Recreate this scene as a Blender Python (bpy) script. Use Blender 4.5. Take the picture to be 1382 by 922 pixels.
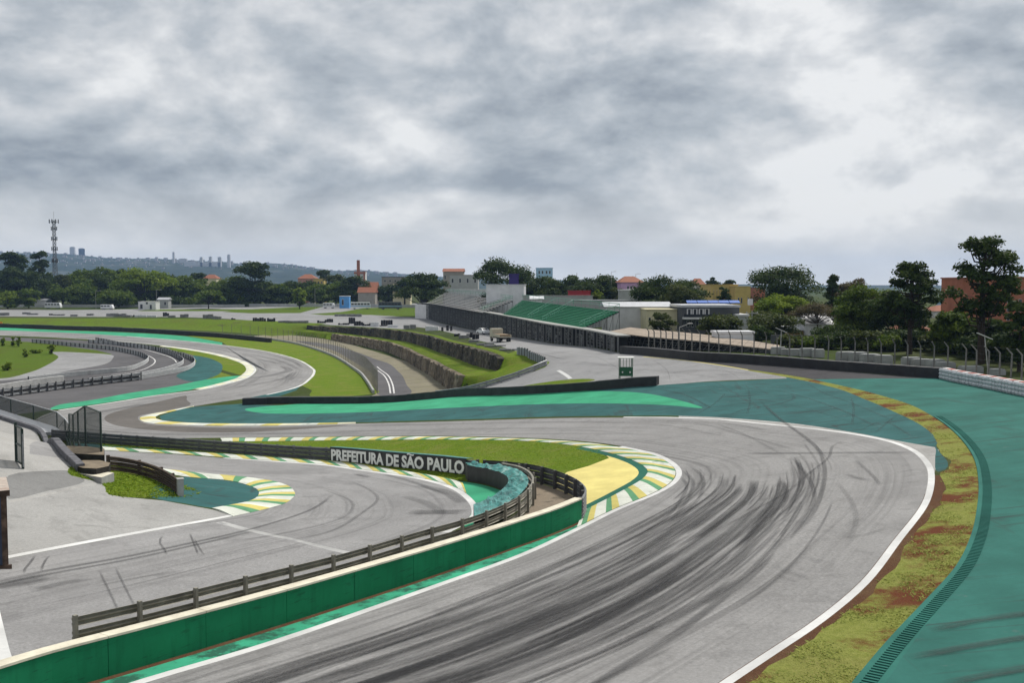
import bpy, bmesh, math, random
import numpy as np
from mathutils import Vector, Matrix
from mathutils.geometry import delaunay_2d_cdt
for o in list(bpy.data.objects): bpy.data.objects.remove(o)
S = bpy.context.scene; COL = S.collection
R = math.radians
# ---------------------------------------------------------------- camera
CAMZ = 12.0; FPX = 1343.0; PIT = math.atan(76/FPX)
cam = bpy.data.cameras.new('camera'); co = bpy.data.objects.new('camera', cam); COL.objects.link(co)
co.location = (0,0,CAMZ); co.rotation_euler = (math.pi/2-PIT, 0, 0)
cam.sensor_width = 36; cam.lens = 36*FPX/1382; cam.clip_start = .5; cam.clip_end = 30000
S.camera = co
# ---------------------------------------------------------------- sky
W = bpy.data.worlds.new('World'); S.world = W; W.use_nodes = True
SUN_EL, SUN_AZ = R(52), R(38)      # azimuth clockwise from +Y
def make_world():
    nt = W.node_tree; nt.nodes.clear(); N = nt.nodes.new; L = nt.links.new
    out = N('ShaderNodeOutputWorld'); bg = N('ShaderNodeBackground'); bg.inputs[1].default_value = 0.1
    sky = N('ShaderNodeTexSky'); sky.sky_type = 'NISHITA'; sky.sun_disc = False
    sky.sun_elevation = SUN_EL; sky.sun_rotation = SUN_AZ; sky.air_density = 1.2; sky.dust_density = 2.0
    tc = N('ShaderNodeTexCoord'); sp = N('ShaderNodeSeparateXYZ'); L(tc.outputs['Generated'], sp.inputs[0])
    def M(op, a, b=None, c=None, clamp=False):
        n = N('ShaderNodeMath'); n.operation = op; n.use_clamp = clamp
        for i, v in enumerate((a, b, c)):
            if v is None: continue
            if isinstance(v, (int, float)): n.inputs[i].default_value = v
            else: L(v, n.inputs[i])
        return n.outputs[0]
    zz = M('MAXIMUM', sp.outputs[2], 0.0); zc = M('MULTIPLY', M('POWER', zz, .92), 1.75)
    cb = N('ShaderNodeCombineXYZ'); L(sp.outputs[0], cb.inputs[0]); L(sp.outputs[1], cb.inputs[1]); L(zc, cb.inputs[2])
    def noise(scale, det, rough, off, dist=0.0, vec=None):
        mp = N('ShaderNodeMapping'); mp.inputs[1].default_value = off; L(vec or cb.outputs[0], mp.inputs[0])
        n = N('ShaderNodeTexNoise'); n.inputs['Scale'].default_value = scale; n.inputs['Detail'].default_value = det
        n.inputs['Roughness'].default_value = rough; n.inputs['Distortion'].default_value = dist
        L(mp.outputs[0], n.inputs['Vector']); return n.outputs[0]
    big = noise(1.9, 3, .5, (3.1, 7.3, 1.2), .1)
    mid = noise(5.2, 10, .55, (1.7, 2.4, 5.0), .15)
    up = noise(5.2, 10, .55, (1.7, 2.4, 5.04), .15)      # the same cloud a little higher: lit tops, shaded bases
    v = M('ADD', M('ADD', M('MULTIPLY', big, .40), M('MULTIPLY', mid, .62)), M('MULTIPLY', M('SUBTRACT', up, mid), 1.0))
    rp = N('ShaderNodeValToRGB'); L(v, rp.inputs[0]); cr = rp.color_ramp
    cr.elements[0].position = .405; cr.elements[0].color = (6.7, 6.7, 6.65, 1)
    cr.elements[1].position = .645; cr.elements[1].color = (2.15, 2.4, 2.7, 1)
    e = cr.elements.new(.47); e.color = (5.1, 5.2, 5.3, 1)
    e = cr.elements.new(.545); e.color = (3.6, 3.85, 4.1, 1)
    # thin veil of brighter haze toward the horizon
    hz = N('ShaderNodeMapRange'); L(sp.outputs[2], hz.inputs[0]); hz.inputs[1].default_value = 0.0; hz.inputs[2].default_value = .10
    hz.inputs[3].default_value = .8; hz.inputs[4].default_value = 0.0
    mx = N('ShaderNodeMix'); mx.data_type = 'RGBA'; L(hz.outputs[0], mx.inputs[0]); L(rp.outputs[0], mx.inputs[6]); mx.inputs[7].default_value = (8.0, 7.7, 7.1, 1)
    # a little real sky through the cover
    m2 = N('ShaderNodeMix'); m2.data_type = 'RGBA'; m2.inputs[0].default_value = .06; L(mx.outputs[2], m2.inputs[6]); L(sky.outputs[0], m2.inputs[7])
    L(m2.outputs[2], bg.inputs[0]); L(bg.outputs[0], out.inputs[0])
make_world()
sl = bpy.data.lights.new('sun', 'SUN'); sl.energy = 3.1; sl.angle = R(10); sl.color = (1, .955, .89)
so = bpy.data.objects.new('sun', sl); COL.objects.link(so)
sd = Vector((math.sin(SUN_AZ)*math.cos(SUN_EL), math.cos(SUN_AZ)*math.cos(SUN_EL), math.sin(SUN_EL)))
so.rotation_euler = sd.to_track_quat('Z', 'Y').to_euler(); so.location = (0, 0, 80)
S.view_settings.view_transform = 'Standard'; S.view_settings.look = 'None'; S.view_settings.gamma = 1; S.view_settings.exposure = 0.40; S.cycles.transparent_max_bounces = 48
# ---------------------------------------------------------------- helpers
rnd = random.Random(7)
F_ = np.array([0, math.cos(PIT), -math.sin(PIT)]); U_ = np.array([0, math.sin(PIT), math.cos(PIT)]); X_ = np.array([1., 0, 0])
def ray(u, v): return F_ + (u-691)/FPX*X_ - (v-461)/FPX*U_
def at_z(u, v, zrel):
    d = ray(u, v); t = zrel/d[2]; return (d[0]*t, d[1]*t)
def at_d(u, v, dist):          # the point on a pixel's line of sight at a given distance along Y (world)
    d = ray(u, v); t = dist/d[1]; return Vector((d[0]*t, dist, CAMZ+d[2]*t))
def tag(o, label=None, cat=None, group=None, kind=None):
    if label: o['label'] = label
    if cat: o['category'] = cat
    if group: o['group'] = group
    if kind: o['kind'] = kind
    return o
def empty(name, loc=(0,0,0), rz=0):
    o = bpy.data.objects.new(name, None); COL.objects.link(o); o.location = loc; o.rotation_euler = (0,0,rz); o.empty_display_size = .3; return o
def thing(name, label, cat, loc=(0,0,0), rz=0, group=None): return tag(empty(name, loc, rz), label, cat, group)
def mobj(name, V, Fc, mat=None, parent=None, smooth=False):
    me = bpy.data.meshes.new(name); me.from_pydata([tuple(map(float, p)) for p in V], [], [tuple(map(int, f)) for f in Fc]); me.validate()
    if mat is not None: me.materials.append(mat)
    if smooth: me.shade_smooth()
    o = bpy.data.objects.new(name, me); COL.objects.link(o)
    if parent is not None: o.parent = parent
    return o
def share(name, me, parent=None, loc=(0,0,0), rz=0, scale=None):
    o = bpy.data.objects.new(name, me); COL.objects.link(o); o.location = loc; o.rotation_euler = (0,0,rz)
    if scale is not None: o.scale = scale
    if parent is not None: o.parent = parent
    return o
class MB:
    def __init__(s): s.v = []; s.f = []
    def add(s, V, Fc):
        n = len(s.v); s.v += [tuple(p) for p in V]; s.f += [tuple(i+n for i in f) for f in Fc]; return s
    def box(s, c, d, rz=0, tilt=None):
        x, y, z = d[0]/2, d[1]/2, d[2]/2; m = Matrix.Rotation(rz, 3, 'Z')
        if tilt is not None: m = m @ tilt
        V = [Vector(c)+m @ Vector((a*x, b*y, e*z)) for a in (-1,1) for b in (-1,1) for e in (-1,1)]
        return s.add(V, [(0,1,3,2),(4,6,7,5),(0,4,5,1),(2,3,7,6),(0,2,6,4),(1,5,7,3)])
    def bar(s, a, b, r, n=6, r2=None):
        a, b = Vector(a), Vector(b); d = (b-a)
        if d.length < 1e-6: return s
        d.normalize(); up = Vector((0,0,1)) if abs(d.z) < .9 else Vector((1,0,0)); x = d.cross(up).normalized(); y = d.cross(x); r2 = r if r2 is None else r2
        V = []; 
        for p, q in ((a, r), (b, r2)):
            for i in range(n):
                t = 2*math.pi*(i+.5)/n; V.append(p+x*(q*math.cos(t))+y*(q*math.sin(t)))
        return s.add(V, [(i, (i+1) % n, n+(i+1) % n, n+i) for i in range(n)]+[tuple(range(n-1,-1,-1)), tuple(range(n, 2*n))])
    def tube(s, pts, radii, n=7):
        pts = [Vector(p) for p in pts]; V = []; k = len(pts)
        for i, p in enumerate(pts):
            d = (pts[min(i+1,k-1)]-pts[max(i-1,0)]).normalized(); up = Vector((0,0,1)) if abs(d.z) < .85 else Vector((1,0,0)); x = d.cross(up).normalized(); y = d.cross(x)
            for j in range(n): t = 2*math.pi*j/n; V.append(p+x*(radii[i]*math.cos(t))+y*(radii[i]*math.sin(t)))
        Fc = [(i*n+j, i*n+(j+1) % n, (i+1)*n+(j+1) % n, (i+1)*n+j) for i in range(k-1) for j in range(n)]
        return s.add(V, Fc+[tuple(range(n-1,-1,-1)), tuple(range((k-1)*n, k*n))])
    def build(s, name, mat, parent=None, smooth=False): return mobj(name, s.v, s.f, mat, parent, smooth)
# ---------------------------------------------------------------- materials
MATS = {}
def col3(c): return (c[0], c[1], c[2], 1)
class NT:
    def __init__(s, name, rough=.8, spec=.3, metal=0):
        s.m = bpy.data.materials.new(name); s.m.use_nodes = True; s.nt = s.m.node_tree; s.b = s.nt.nodes['Principled BSDF']
        s.b.inputs['Roughness'].default_value = rough; s.b.inputs['Specular IOR Level'].default_value = spec; s.b.inputs['Metallic'].default_value = metal
        s.N = s.nt.nodes.new; s.L = s.nt.links.new
    def geo(s): return s.N('ShaderNodeNewGeometry').outputs['Position']
    def obj(s): return s.N('ShaderNodeTexCoord').outputs['Object']
    def attr(s, n): a = s.N('ShaderNodeAttribute'); a.attribute_name = n; return a
    def noise(s, vec, scale, det=4, rough=.55, stretch=None, dist=0):
        if stretch is not None:
            mp = s.N('ShaderNodeMapping'); mp.inputs['Scale'].default_value = stretch; s.L(vec, mp.inputs[0]); vec = mp.outputs[0]
        n = s.N('ShaderNodeTexNoise'); n.inputs['Scale'].default_value = scale; n.inputs['Detail'].default_value = det; n.inputs['Roughness'].default_value = rough; n.inputs['Distortion'].default_value = dist
        s.L(vec, n.inputs['Vector']); return n.outputs[0]
    def ramp(s, fac, a, b, lo=0.0, hi=1.0):
        n = s.N('ShaderNodeMapRange'); n.inputs[1].default_value = a; n.inputs[2].default_value = b; n.inputs[3].default_value = lo; n.inputs[4].default_value = hi
        s.L(fac, n.inputs[0]); return n.outputs[0]
    def math(s, op, a, b):
        n = s.N('ShaderNodeMath'); n.operation = op
        for i, v in enumerate((a, b)):
            if isinstance(v, (int, float)): n.inputs[i].default_value = v
            else: s.L(v, n.inputs[i])
        return n.outputs[0]
    def mix(s, fac, a, b, mode='MIX'):
        n = s.N('ShaderNodeMix'); n.data_type = 'RGBA'; n.blend_type = mode
        for i, v in ((0, fac), (6, a), (7, b)):
            if isinstance(v, (int, float)): n.inputs[i].default_value = v
            elif isinstance(v, (tuple, list)): n.inputs[i].default_value = col3(v)
            else: s.L(v, n.inputs[i])
        return n.outputs[2]
    def bump(s, h, st=.3, d=.02):
        n = s.N('ShaderNodeBump'); n.inputs['Strength'].default_value = st; n.inputs['Distance'].default_value = d; s.L(h, n.inputs['Height']); s.L(n.outputs[0], s.b.inputs['Normal'])
    def out(s, c):
        if isinstance(c, tuple): s.b.inputs['Base Color'].default_value = col3(c)
        else: s.L(c, s.b.inputs['Base Color'])
        MATS[s.m.name] = s.m; return s.m
def plain(name, c, rough=.6, spec=.3, metal=0, var=.18, scale=3.0, dirt=None, world=True):
    t = NT(name, rough, spec, metal); p = t.geo() if world else t.obj(); n = t.noise(p, scale, 5, .6)
    k = t.mix(t.ramp(n, .3, .7), tuple(x*(1-var) for x in c), tuple(min(1, x*(1+var)) for x in c))
    if dirt is not None: k = t.mix(t.ramp(t.noise(p, scale*.37, 6, .65), .52, .72, 0, .75), k, dirt)
    t.bump(t.noise(p, scale*6, 3), .15, .01); return t.out(k)
def asphalt(name, base, dark, streak=0.0, patch=.5, warm=None):
    t = NT(name, .9, .06); p = t.geo()
    g = t.noise(p, 9, 6, .85); c = t.mix(t.ramp(g, .3, .7), tuple(x*.6 for x in base), tuple(x*1.38 for x in base))
    c = t.mix(t.ramp(t.noise(p, .22, 5, .6), .38, .68, 0, patch), c, tuple(x*.66 for x in base))
    c = t.mix(t.ramp(t.noise(p, .06, 3, .5), .45, .62, 0, .35), c, tuple(x*1.25 for x in base))
    if warm is not None: c = t.mix(t.ramp(t.noise(p, .5, 6, .65), .5, .75, 0, .5), c, warm)
    if streak > 0:
        uv = t.attr('lane').outputs['Vector']
        w = t.noise(uv, 1.0, 3, .6, (.035, 3.2, 1)); w2 = t.noise(uv, 1.0, 4, .65, (.012, .55, 1)); w3 = t.noise(uv, 1.0, 2, .5, (.09, 9, 1))
        f = t.math('MULTIPLY', t.ramp(w2, .42, .62), t.math('ADD', t.ramp(w, .40, .66, 0, .8), t.ramp(w3, .5, .7, 0, .35)))
        c = t.mix(t.math('MULTIPLY', f, streak), c, dark)
    c = t.mix(t.ramp(t.noise(p, .7, 7, .7, None, .4), .53, .66, 0, .38), c, tuple(x*.5 for x in base)); c = t.mix(t.ramp(t.noise(p, .13, 5, .65), .52, .64, 0, .30), c, tuple(x*.55 for x in base))
    # small dark specks and tar spots
    c = t.mix(t.ramp(t.noise(p, 1.6, 6, .75), .70, .76, 0, .7), c, dark)
    t.bump(t.noise(p, 60, 2), .25, .01); return t.out(c)
def paint(name, c, under=(.13,.13,.13), wear=.62, w0=.1, streaks=0, rough=.7):
    t = NT(name, .85, .06); p = t.geo()
    k = t.mix(t.ramp(t.noise(p, .35, 5, .6), .3, .7), tuple(x*.76 for x in c), tuple(min(1, x*1.2) for x in c))
    k = t.mix(t.ramp(t.noise(p, 7, 5, .7), .35, .75, 0, .28), k, tuple(x*.6 for x in c))
    k = t.mix(t.ramp(t.noise(p, 1.1, 8, .72), wear, wear+w0, 0, .85), k, under)
    if streaks:
        k = t.mix(t.ramp(t.noise(p, 1.0, 4, .6, (.16, 2.2, 1), .4), .56, .70, 0, streaks), k, (.035,.045,.045))
        k = t.mix(t.ramp(t.noise(p, 1.0, 4, .6, (.9, .12, 1), .6), .60, .70, 0, streaks*.6), k, (.04,.05,.05))
    t.bump(t.noise(p, 40, 2), .2, .01); return t.out(k)
def grassy(name, a, b, dry, soil=None, soil_lo=.6, sc=1.0):
    t = NT(name, .95, .03); p = t.geo()
    c = t.mix(t.ramp(t.noise(p, 5*sc, 6, .7), .3, .7), a, b)
    c = t.mix(t.ramp(t.noise(p, .4*sc, 6, .65), .46, .70, 0, .75), c, dry)
    c = t.mix(t.ramp(t.noise(p, 24*sc, 3, .7), .45, .75, 0, .5), c, tuple(x*.5 for x in a))
    if soil is not None: c = t.mix(t.ramp(t.noise(p, .33*sc, 7, .7), soil_lo, soil_lo+.10), c, soil)
    t.bump(t.noise(p, 18*sc, 4, .7), .8, .08); return t.out(c)
M_track = asphalt('track_asphalt', (.262,.258,.252), (.030,.030,.031), .62, .35)
M_trackb = asphalt('track_asphalt_two', (.268,.265,.262), (.035,.035,.037), .40, .5)
M_dark = asphalt('dark_asphalt', (.065,.063,.066), (.03,.03,.03), 0, .4)
M_oldasph = asphalt('service_asphalt', (.115,.112,.115), (.04,.04,.04), 0, .6)
M_oldasph_l = asphalt('apron_patch', (.19,.19,.185), (.05,.05,.05), 0, .5)
M_apron = asphalt('apron_asphalt', (.30,.297,.285), (.05,.05,.05), 0, .35)
M_conc = asphalt('concrete_slab', (.33,.325,.31), (.10,.10,.10), 0, .35, warm=(.27,.25,.22))
M_lot = asphalt('lot_concrete', (.26,.26,.26), (.09,.09,.09), 0, .5)
M_pit = asphalt('pit_floor', (.22,.20,.145), (.07,.075,.05), 0, .7, warm=(.16,.17,.07))
M_teal = paint('teal_paint', (.036,.112,.110), (.12,.15,.15), .60, .16, .9)
M_teal2 = paint('teal_paint_right', (.033,.132,.110), (.11,.15,.14), .62, .16, .6)
M_mint = paint('light_green_paint', (.050,.31,.17), (.10,.22,.17), .69, .12)
M_mintworn = paint('worn_green_paint', (.05,.34,.20), (.025,.07,.05), .47, .12)
M_yellow = paint('yellow_paint', (.66,.57,.21), (.5,.45,.25), .76, .2)
M_white = paint('white_paint', (.60,.60,.585), (.25,.25,.25), .66, .12)
M_whitefaint = paint('faded_white_paint', (.40,.40,.39), (.22,.22,.22), .52, .14)
M_kw = paint('kerb_white', (.60,.62,.55), (.25,.28,.22), .56, .16, .35); M_ky = paint('kerb_yellow', (.54,.47,.15), (.25,.24,.15), .57, .16, .35); M_kg = paint('kerb_green', (.11,.28,.15), (.07,.1,.07), .57, .16, .35)
M_kgd = paint('kerb_dark_green', (.025,.12,.085), (.05,.08,.06), .66, .14)
M_cream = paint('kerb_cream', (.66,.63,.46), (.3,.3,.22), .64, .14)
M_grass = grassy('grass_lush', (.075,.140,.012), (.165,.225,.022), (.20,.195,.055), (.16,.12,.06), .68)
M_grassdry = grassy('grass_strip_soil', (.165,.195,.038), (.29,.30,.085), (.22,.20,.07), (.13,.048,.025), .485)
M_grassfar = grassy('grass_far', (.055,.105,.012), (.115,.165,.018), (.09,.10,.025), (.06,.05,.025), .64, .5)
M_grassbank = grassy('grass_bank_far', (.07,.125,.013), (.135,.19,.02), (.10,.105,.03), (.06,.05,.03), .62, .25)
M_land = grassy('land_far', (.035,.055,.015), (.06,.08,.02), (.08,.075,.045), (.10,.095,.085), .58, .06)
M_dirt = grassy('bare_dirt', (.24,.20,.15), (.32,.27,.21), (.34,.28,.21), (.10,.09,.07), .6, 1.0)
M_soil = grassy('red_soil', (.10,.05,.03), (.13,.07,.04), (.16,.11,.06), (.06,.04,.03), .6, 1.0)
# ---------------------------------------------------------------- height of the place
def rbf(ctrl, c=22.0, lam=.35):
    Pp = np.array([at_z(u, v, z) for u, v, z in ctrl]); zz = np.array([z for _, _, z in ctrl])+CAMZ; n = len(zz)
    def phi(A, B): return -np.sqrt(((A[:,None,:]-B[None,:,:])**2).sum(-1)+c*c)
    A = np.zeros((n+3, n+3)); A[:n,:n] = phi(Pp, Pp)+lam*np.eye(n); A[:n,n] = 1; A[:n,n+1:] = Pp/100; A[n,:n] = 1; A[n+1:,:n] = (Pp/100).T
    w = np.linalg.solve(A, np.concatenate([zz, [0,0,0]]))
    def f(Q):
        Q = np.atleast_2d(np.asarray(Q, float)); o = np.empty(len(Q))
        for i in range(0, len(Q), 20000):
            q = Q[i:i+20000]; o[i:i+20000] = phi(q, Pp) @ w[:n]+w[n]+(q/100) @ w[n+1:]
        return o
    return f
near = [(1450,600,-7.9),(1150,540,-8.9),(1000,530,-9.3),(195,922,-9.5),(985,922,-9.5),(1382,922,-9.0),(-300,922,-9.3),(700,739,-10.3),(350,854,-9.9),(785,704,-10.7),(920,640,-10.6),(1250,640,-8.9),(1382,700,-8.3),
 (1100,740,-9.4),(1382,533,-7.9),(1500,560,-7.6),(1267,510,-8.4),(1000,489,-8.0),(840,476,-8.3),(885,520,-9.2),(1060,512,-8.7),(1200,590,-8.8),(900,564,-10.2),(632,642,-11.8),(450,621,-13.2),
 (300,606,-14.2),(120,598,-14.8),(636,690,-11.0),(400,665,-11.9),(300,690,-11.2),(150,750,-10.4),(0,760,-9.9),(-60,880,-9.5),(25,632,-8.7),(60,600,-9.0),(100,630,-9.2),(-60,560,-7.9),(150,627,-12.2),(243,665,-11.2),(780,600,-11.2),(751,660,-11.2)]
low_c = near+[(560,540,-13.4),(330,546,-15.6),(690,565,-11.7),(500,568,-13.4),(400,573,-14.3),(200,568,-15.3),(100,560,-15.5),(90,545,-15.6),(200,520,-15.8),(345,498,-15.9),(424,505,-15.7),
 (450,520,-15.4),(505,530,-15.2),(330,478,-15.4),(0,452,-14.0),(200,447,-13.3),(0,443.5,-13.2),(350,459,-15.0),(180,500,-15.8),(100,490,-15.5),(0,500,-15.7),(0,475,-15.2),(440,472,-16.2),(570,500,-16.3),(540,520,-15.7),(611,521,-15.0),
 (500,470,-17.0),(555,486,-16.8),(420,460,-16.0),(640,532,-13.4),(735,512,-11.0),(800,514,-10.0),(735,492,-9.5),(850,440,-8.0),(1000,445,-7.5),(1150,470,-7.8),(1382,480,-7.6),(900,470,-8.1),(-200,446,-13.2),(-200,470,-14.6)]
high_c = near+[(735,492,-9.3),(800,505,-9.2),(676,483,-9.3),(631,468,-10.3),(580,454,-11.5),(517,444.5,-12.2),(416,440,-12.6),(740,463,-9.3),(690,455,-10.3),(641,446,-11.2),(577,431,-11.8),(790,468,-8.8),
 (300,430,-11.2),(100,427,-11.2),(0,427,-11.2),(-200,427,-11.2),(300,414,-10.2),(100,414,-10.2),(-200,414,-10.2),(500,411,-9.6),(600,420,-10.5),(850,440,-8.0),(1000,445,-7.5),(1150,470,-7.8),(1382,480,-7.6)]
hlow, hhigh = rbf(low_c), rbf(high_c)
BND = np.array([at_z(*p) for p in [(900,509,-8.8),(790,503,-9.3),(745,496,-9.5),(708,490,-9.8),(676,483,-9.3),(653,475,-9.8),(631,468,-10.3),(605,460.5,-10.9),(580.6,454,-11.5),(550,448.6,-12.0),(517,444.5,-12.3),(470,441.5,-12.5),(416,440,-12.7),(360,438.5,-12.6),(300,437,-12.3),(200,435,-12.0),(0,433.5,-12.0),(-300,433,-12.0)]])
BWID = np.array([6,6,5,3.5,.3,.3,.3,.3,.3,.3,.3,.3,.6,6,8,9,9,9.])
LEDGE = 5.0
def bdist(Q):
    Q = np.atleast_2d(Q); best = np.full(len(Q), 1e9); sd_ = np.zeros(len(Q)); wd = np.zeros(len(Q))
    for i in range(len(BND)-1):
        a, b = BND[i], BND[i+1]; ab = b-a; t = np.clip(((Q-a) @ ab)/(ab @ ab), 0, 1); pr = a+t[:,None]*ab; d = np.hypot(*(Q-pr).T)
        m = d < best; cr = ab[0]*(Q[:,1]-a[1])-ab[1]*(Q[:,0]-a[0]); best = np.where(m, d, best); sd_ = np.where(m, np.where(cr > 0, -d, d), sd_); wd = np.where(m, BWID[i]+(BWID[i+1]-BWID[i])*t, wd)
    return sd_, wd
def sstep(x): x = np.clip(x, 0, 1); return x*x*(3-2*x)
def Zf(Q):
    Q = np.atleast_2d(np.asarray(Q, float)); hi = hhigh(Q); lo = np.minimum(hlow(Q), hi); s, w = bdist(Q)
    m = .5*sstep((s+w)/(2*w))+.5*sstep((s+LEDGE+w)/(2*w)); z = lo+(hi-lo)*m
    r = np.hypot(Q[:,0]*.9, Q[:,1]-180); k = sstep((r-360)/250); k2 = sstep((Q[:,0]-75)/60); k3 = sstep((-Q[:,0]-200)/150); k4 = sstep((14-Q[:,1])/14)
    z = z*(1-k2)+(CAMZ-7.2)*k2; z = z*(1-k4)+(CAMZ-9.4)*k4
    return z*(1-k)+(CAMZ-9.6)*k
def zat(x, y): return float(Zf([(x, y)])[0])
_T = np.geomspace(9, 1600, 520)
_cache = {}
def P2(u, v):
    k = (round(u, 2), round(v, 2))
    if k in _cache: return _cache[k]
    d = ray(u, v); Q = d[None,:2]*_T[:,None]; below = CAMZ+d[2]*_T < Zf(Q); i = int(np.argmax(below))
    if not below[i]: i = len(_T)-1
    a, b = _T[max(i-1,0)], _T[i]
    for _ in range(3):
        ts = np.linspace(a, b, 24); bl = CAMZ+d[2]*ts < Zf(d[None,:2]*ts[:,None]); j = int(np.argmax(bl)) if bl.any() else 23
        a, b = ts[max(j-1,0)], ts[j]
    t = (a+b)/2; _cache[k] = np.array([d[0]*t, d[1]*t]); return _cache[k]
def P3(u, v, dz=0): p = P2(u, v); return Vector((p[0], p[1], zat(*p)+dz))
def spl(pts, step=1.0, world=False, closed=False):
    Q = np.array(pts if world else [P2(*p) for p in pts], float); n = len(Q); out = []
    idx = range(n if closed else n-1)
    for i in idx:
        p0, p1, p2, p3 = (Q[(i-1) % n] if closed or i > 0 else 2*Q[0]-Q[1]), Q[i], Q[(i+1) % n], (Q[(i+2) % n] if closed or i+2 < n else 2*Q[-1]-Q[-2])
        d1 = max(np.hypot(*(p2-p1)), 1e-6)**.5; d0 = max(np.hypot(*(p1-p0)), 1e-6)**.5; d2 = max(np.hypot(*(p3-p2)), 1e-6)**.5
        m1 = (p2-p1)+d1*((p1-p0)/d0-(p2-p0)/(d0+d1)); m2 = (p2-p1)+d1*((p3-p2)/d2-(p3-p1)/(d1+d2))
        mid = np.hypot(*((p1+p2)/2)); st = step*max(1, mid/70); k = max(1, int(math.ceil(np.hypot(*(p2-p1))/st)))
        for j in range(k):
            t = j/k; out.append((2*t**3-3*t*t+1)*p1+(t**3-2*t*t+t)*m1+(-2*t**3+3*t*t)*p2+(t**3-t*t)*m2)
    if not closed: out.append(Q[-1])
    return np.array(out)
def arc(Q): return np.concatenate([[0], np.cumsum(np.hypot(*np.diff(Q, axis=0).T))])
def resamp(Q, n=None, step=None):
    a = arc(Q); n = n or max(2, int(round(a[-1]/step))+1); t = np.linspace(0, a[-1], n); return np.stack([np.interp(t, a, Q[:,0]), np.interp(t, a, Q[:,1])], 1)
def offs(Q, d):
    t = np.gradient(Q, axis=0); t /= np.maximum(np.hypot(*t.T), 1e-9)[:,None]; return Q+d*np.stack([-t[:,1], t[:,0]], 1)   # + is left of travel
def inpoly(Q, poly):
    x, y = Q[:,0], Q[:,1]; r = np.zeros(len(Q), bool); j = len(poly)-1
    for i in range(len(poly)):
        xi, yi = poly[i]; xj, yj = poly[j]
        if yi != yj:
            c = ((yi > y) != (yj > y)) & (x < (xj-xi)*(y-yi)/(yj-yi)+xi); r ^= c
        j = i
    return r
# ---------------------------------------------------------------- edges of the two tracks (photo pixels -> points on the ground)
A_in = spl([(-100,1022),(60,968),(202,920),(350,876),(525,816),(606,787),(712,748),(788,712),(838,687),(889,666),(911,653),(920,639),(913,627),(890,614),(865,607.5),(840,602.6),(800,597),(740,592.5),(650,589.5),(560,588.5),(435,589.5),(300,591),(200,592),(110,590),(60,583),(45,572),(60,560),(82,554),(125,548),(170,541),(209,534.5),(274,526),(313,517),(333,511),(344.5,503),(346,497.7),(339,491),(320,484),(294,477.5),(261,471.7),(225,467),(170,461.5),(100,456.5),(0,452.5),(-120,450)])
A_out = spl([(760,1085),(880,985),(965,925),(1032,881),(1100,836),(1160,786),(1204,731),(1243,680),(1252,642),(1247,626),(1229,609),(1196,596),(1146,586),(1082,578),(1032,573),(966,566.5),(916,564.5),(840,563.8),(690,566.3),(560,570),(480,572),(350,575),(253,574),(200,571),(188.6,566),(192.5,562),(215,557),(261,549),(300,542.5),(337,537),(394,524),(416,511),(422,502),(420,497.5),(401,486),(356,474),(300,466),(250,460.5),(170,454),(60,448),(0,446),(-120,444.5)])
A_poly = np.concatenate([A_in, A_out[::-1]])
B_out = spl([(40,600),(100,605),(137,608),(220,612.5),(300,618.5),(427,627.5),(490,636),(553,645),(585,652),(610.6,661),(628,674),(636,686.6),(633,699),(605.6,714.5),(560,733),(480,759),(350,803),(200,850),(95,884),(-80,930)])
B_in = spl([(40,613),(100,621),(149,627),(228,634),(304,641.5),(350,646.5),(383,653.7),(397,664),(396,671),(381,681),(338,692),(300,700),(202,718),(90,739),(13,754),(-80,773)])
B_poly = np.concatenate([B_in, B_out[::-1]])
def ribbon(Q, w0, w1): return np.concatenate([offs(Q, w0), offs(Q, w1)[::-1]])
def cut(Q, a, b): return Q[int(a*len(Q)):max(int(b*len(Q)), int(a*len(Q))+2)]
def near_i(Q, u, v): p = P2(u, v); return int(np.argmin(np.hypot(*(Q-p).T)))
def sect(Q, a, b): i, j = near_i(Q, *a), near_i(Q, *b); return Q[min(i,j):max(i,j)+1]
def sp(pts, step=1.0, closed=True): return spl(pts, step, closed=closed)
def hard(pts, step=1.5, closed=True):           # straight sides
    Q = [P2(*p) for p in pts]; out = []
    for a, b in zip(Q, (Q[1:]+Q[:1]) if closed else Q[1:]):
        k = max(1, int(np.hypot(*(b-a))/step/max(1, np.hypot(*((a+b)/2))/70)))
        out += [a+(b-a)*t/k for t in range(k)]
    if not closed: out.append(Q[-1])
    return np.array(out)
# inside edge of the big kerb, grass island, wall foot
K1_in = spl([(300,596),(435,594.8),(560,593.6),(650,594),(700,595),(740,597.5),(770,601),(803,607),(838.6,616),(864,626),(875,636),(869,646),(838.6,664),(789,689.5)])
WALL = spl([(-200,1030),(-40,976),(60,940),(170,907),(350,853),(497,806),(600,772),(700,737),(752,718),(785,703)])           # foot of the green wall
RAIL2 = spl([(70,594),(120,598),(200,604),(300,611.5),(448,622.5),(540,632),(600,638),(632,642),(667,644),(700,647.5),(725,652),(751,660),(776,672),(788,684),(789.5,692),(785,702)])
RAIL1 = spl([(100,888),(200,862),(350,820),(461,789),(573,752),(616,739),(648,727.5),(672,717),(692,706.5),(706,696.5),(716,685),(720,676),(719,668),(711,659),(697,652.5),(678,648.5)])
GS_R = spl([(1010,499),(1060,506),(1095,512),(1159,526),(1222,544),(1260,563),(1290,586),(1313,616.5),(1320.5,652),(1318,690),(1310,725),(1290,766),(1247,814),(1209,854),(1174,894),(1145,930),(1110,975),(1040,1075)])
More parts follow.
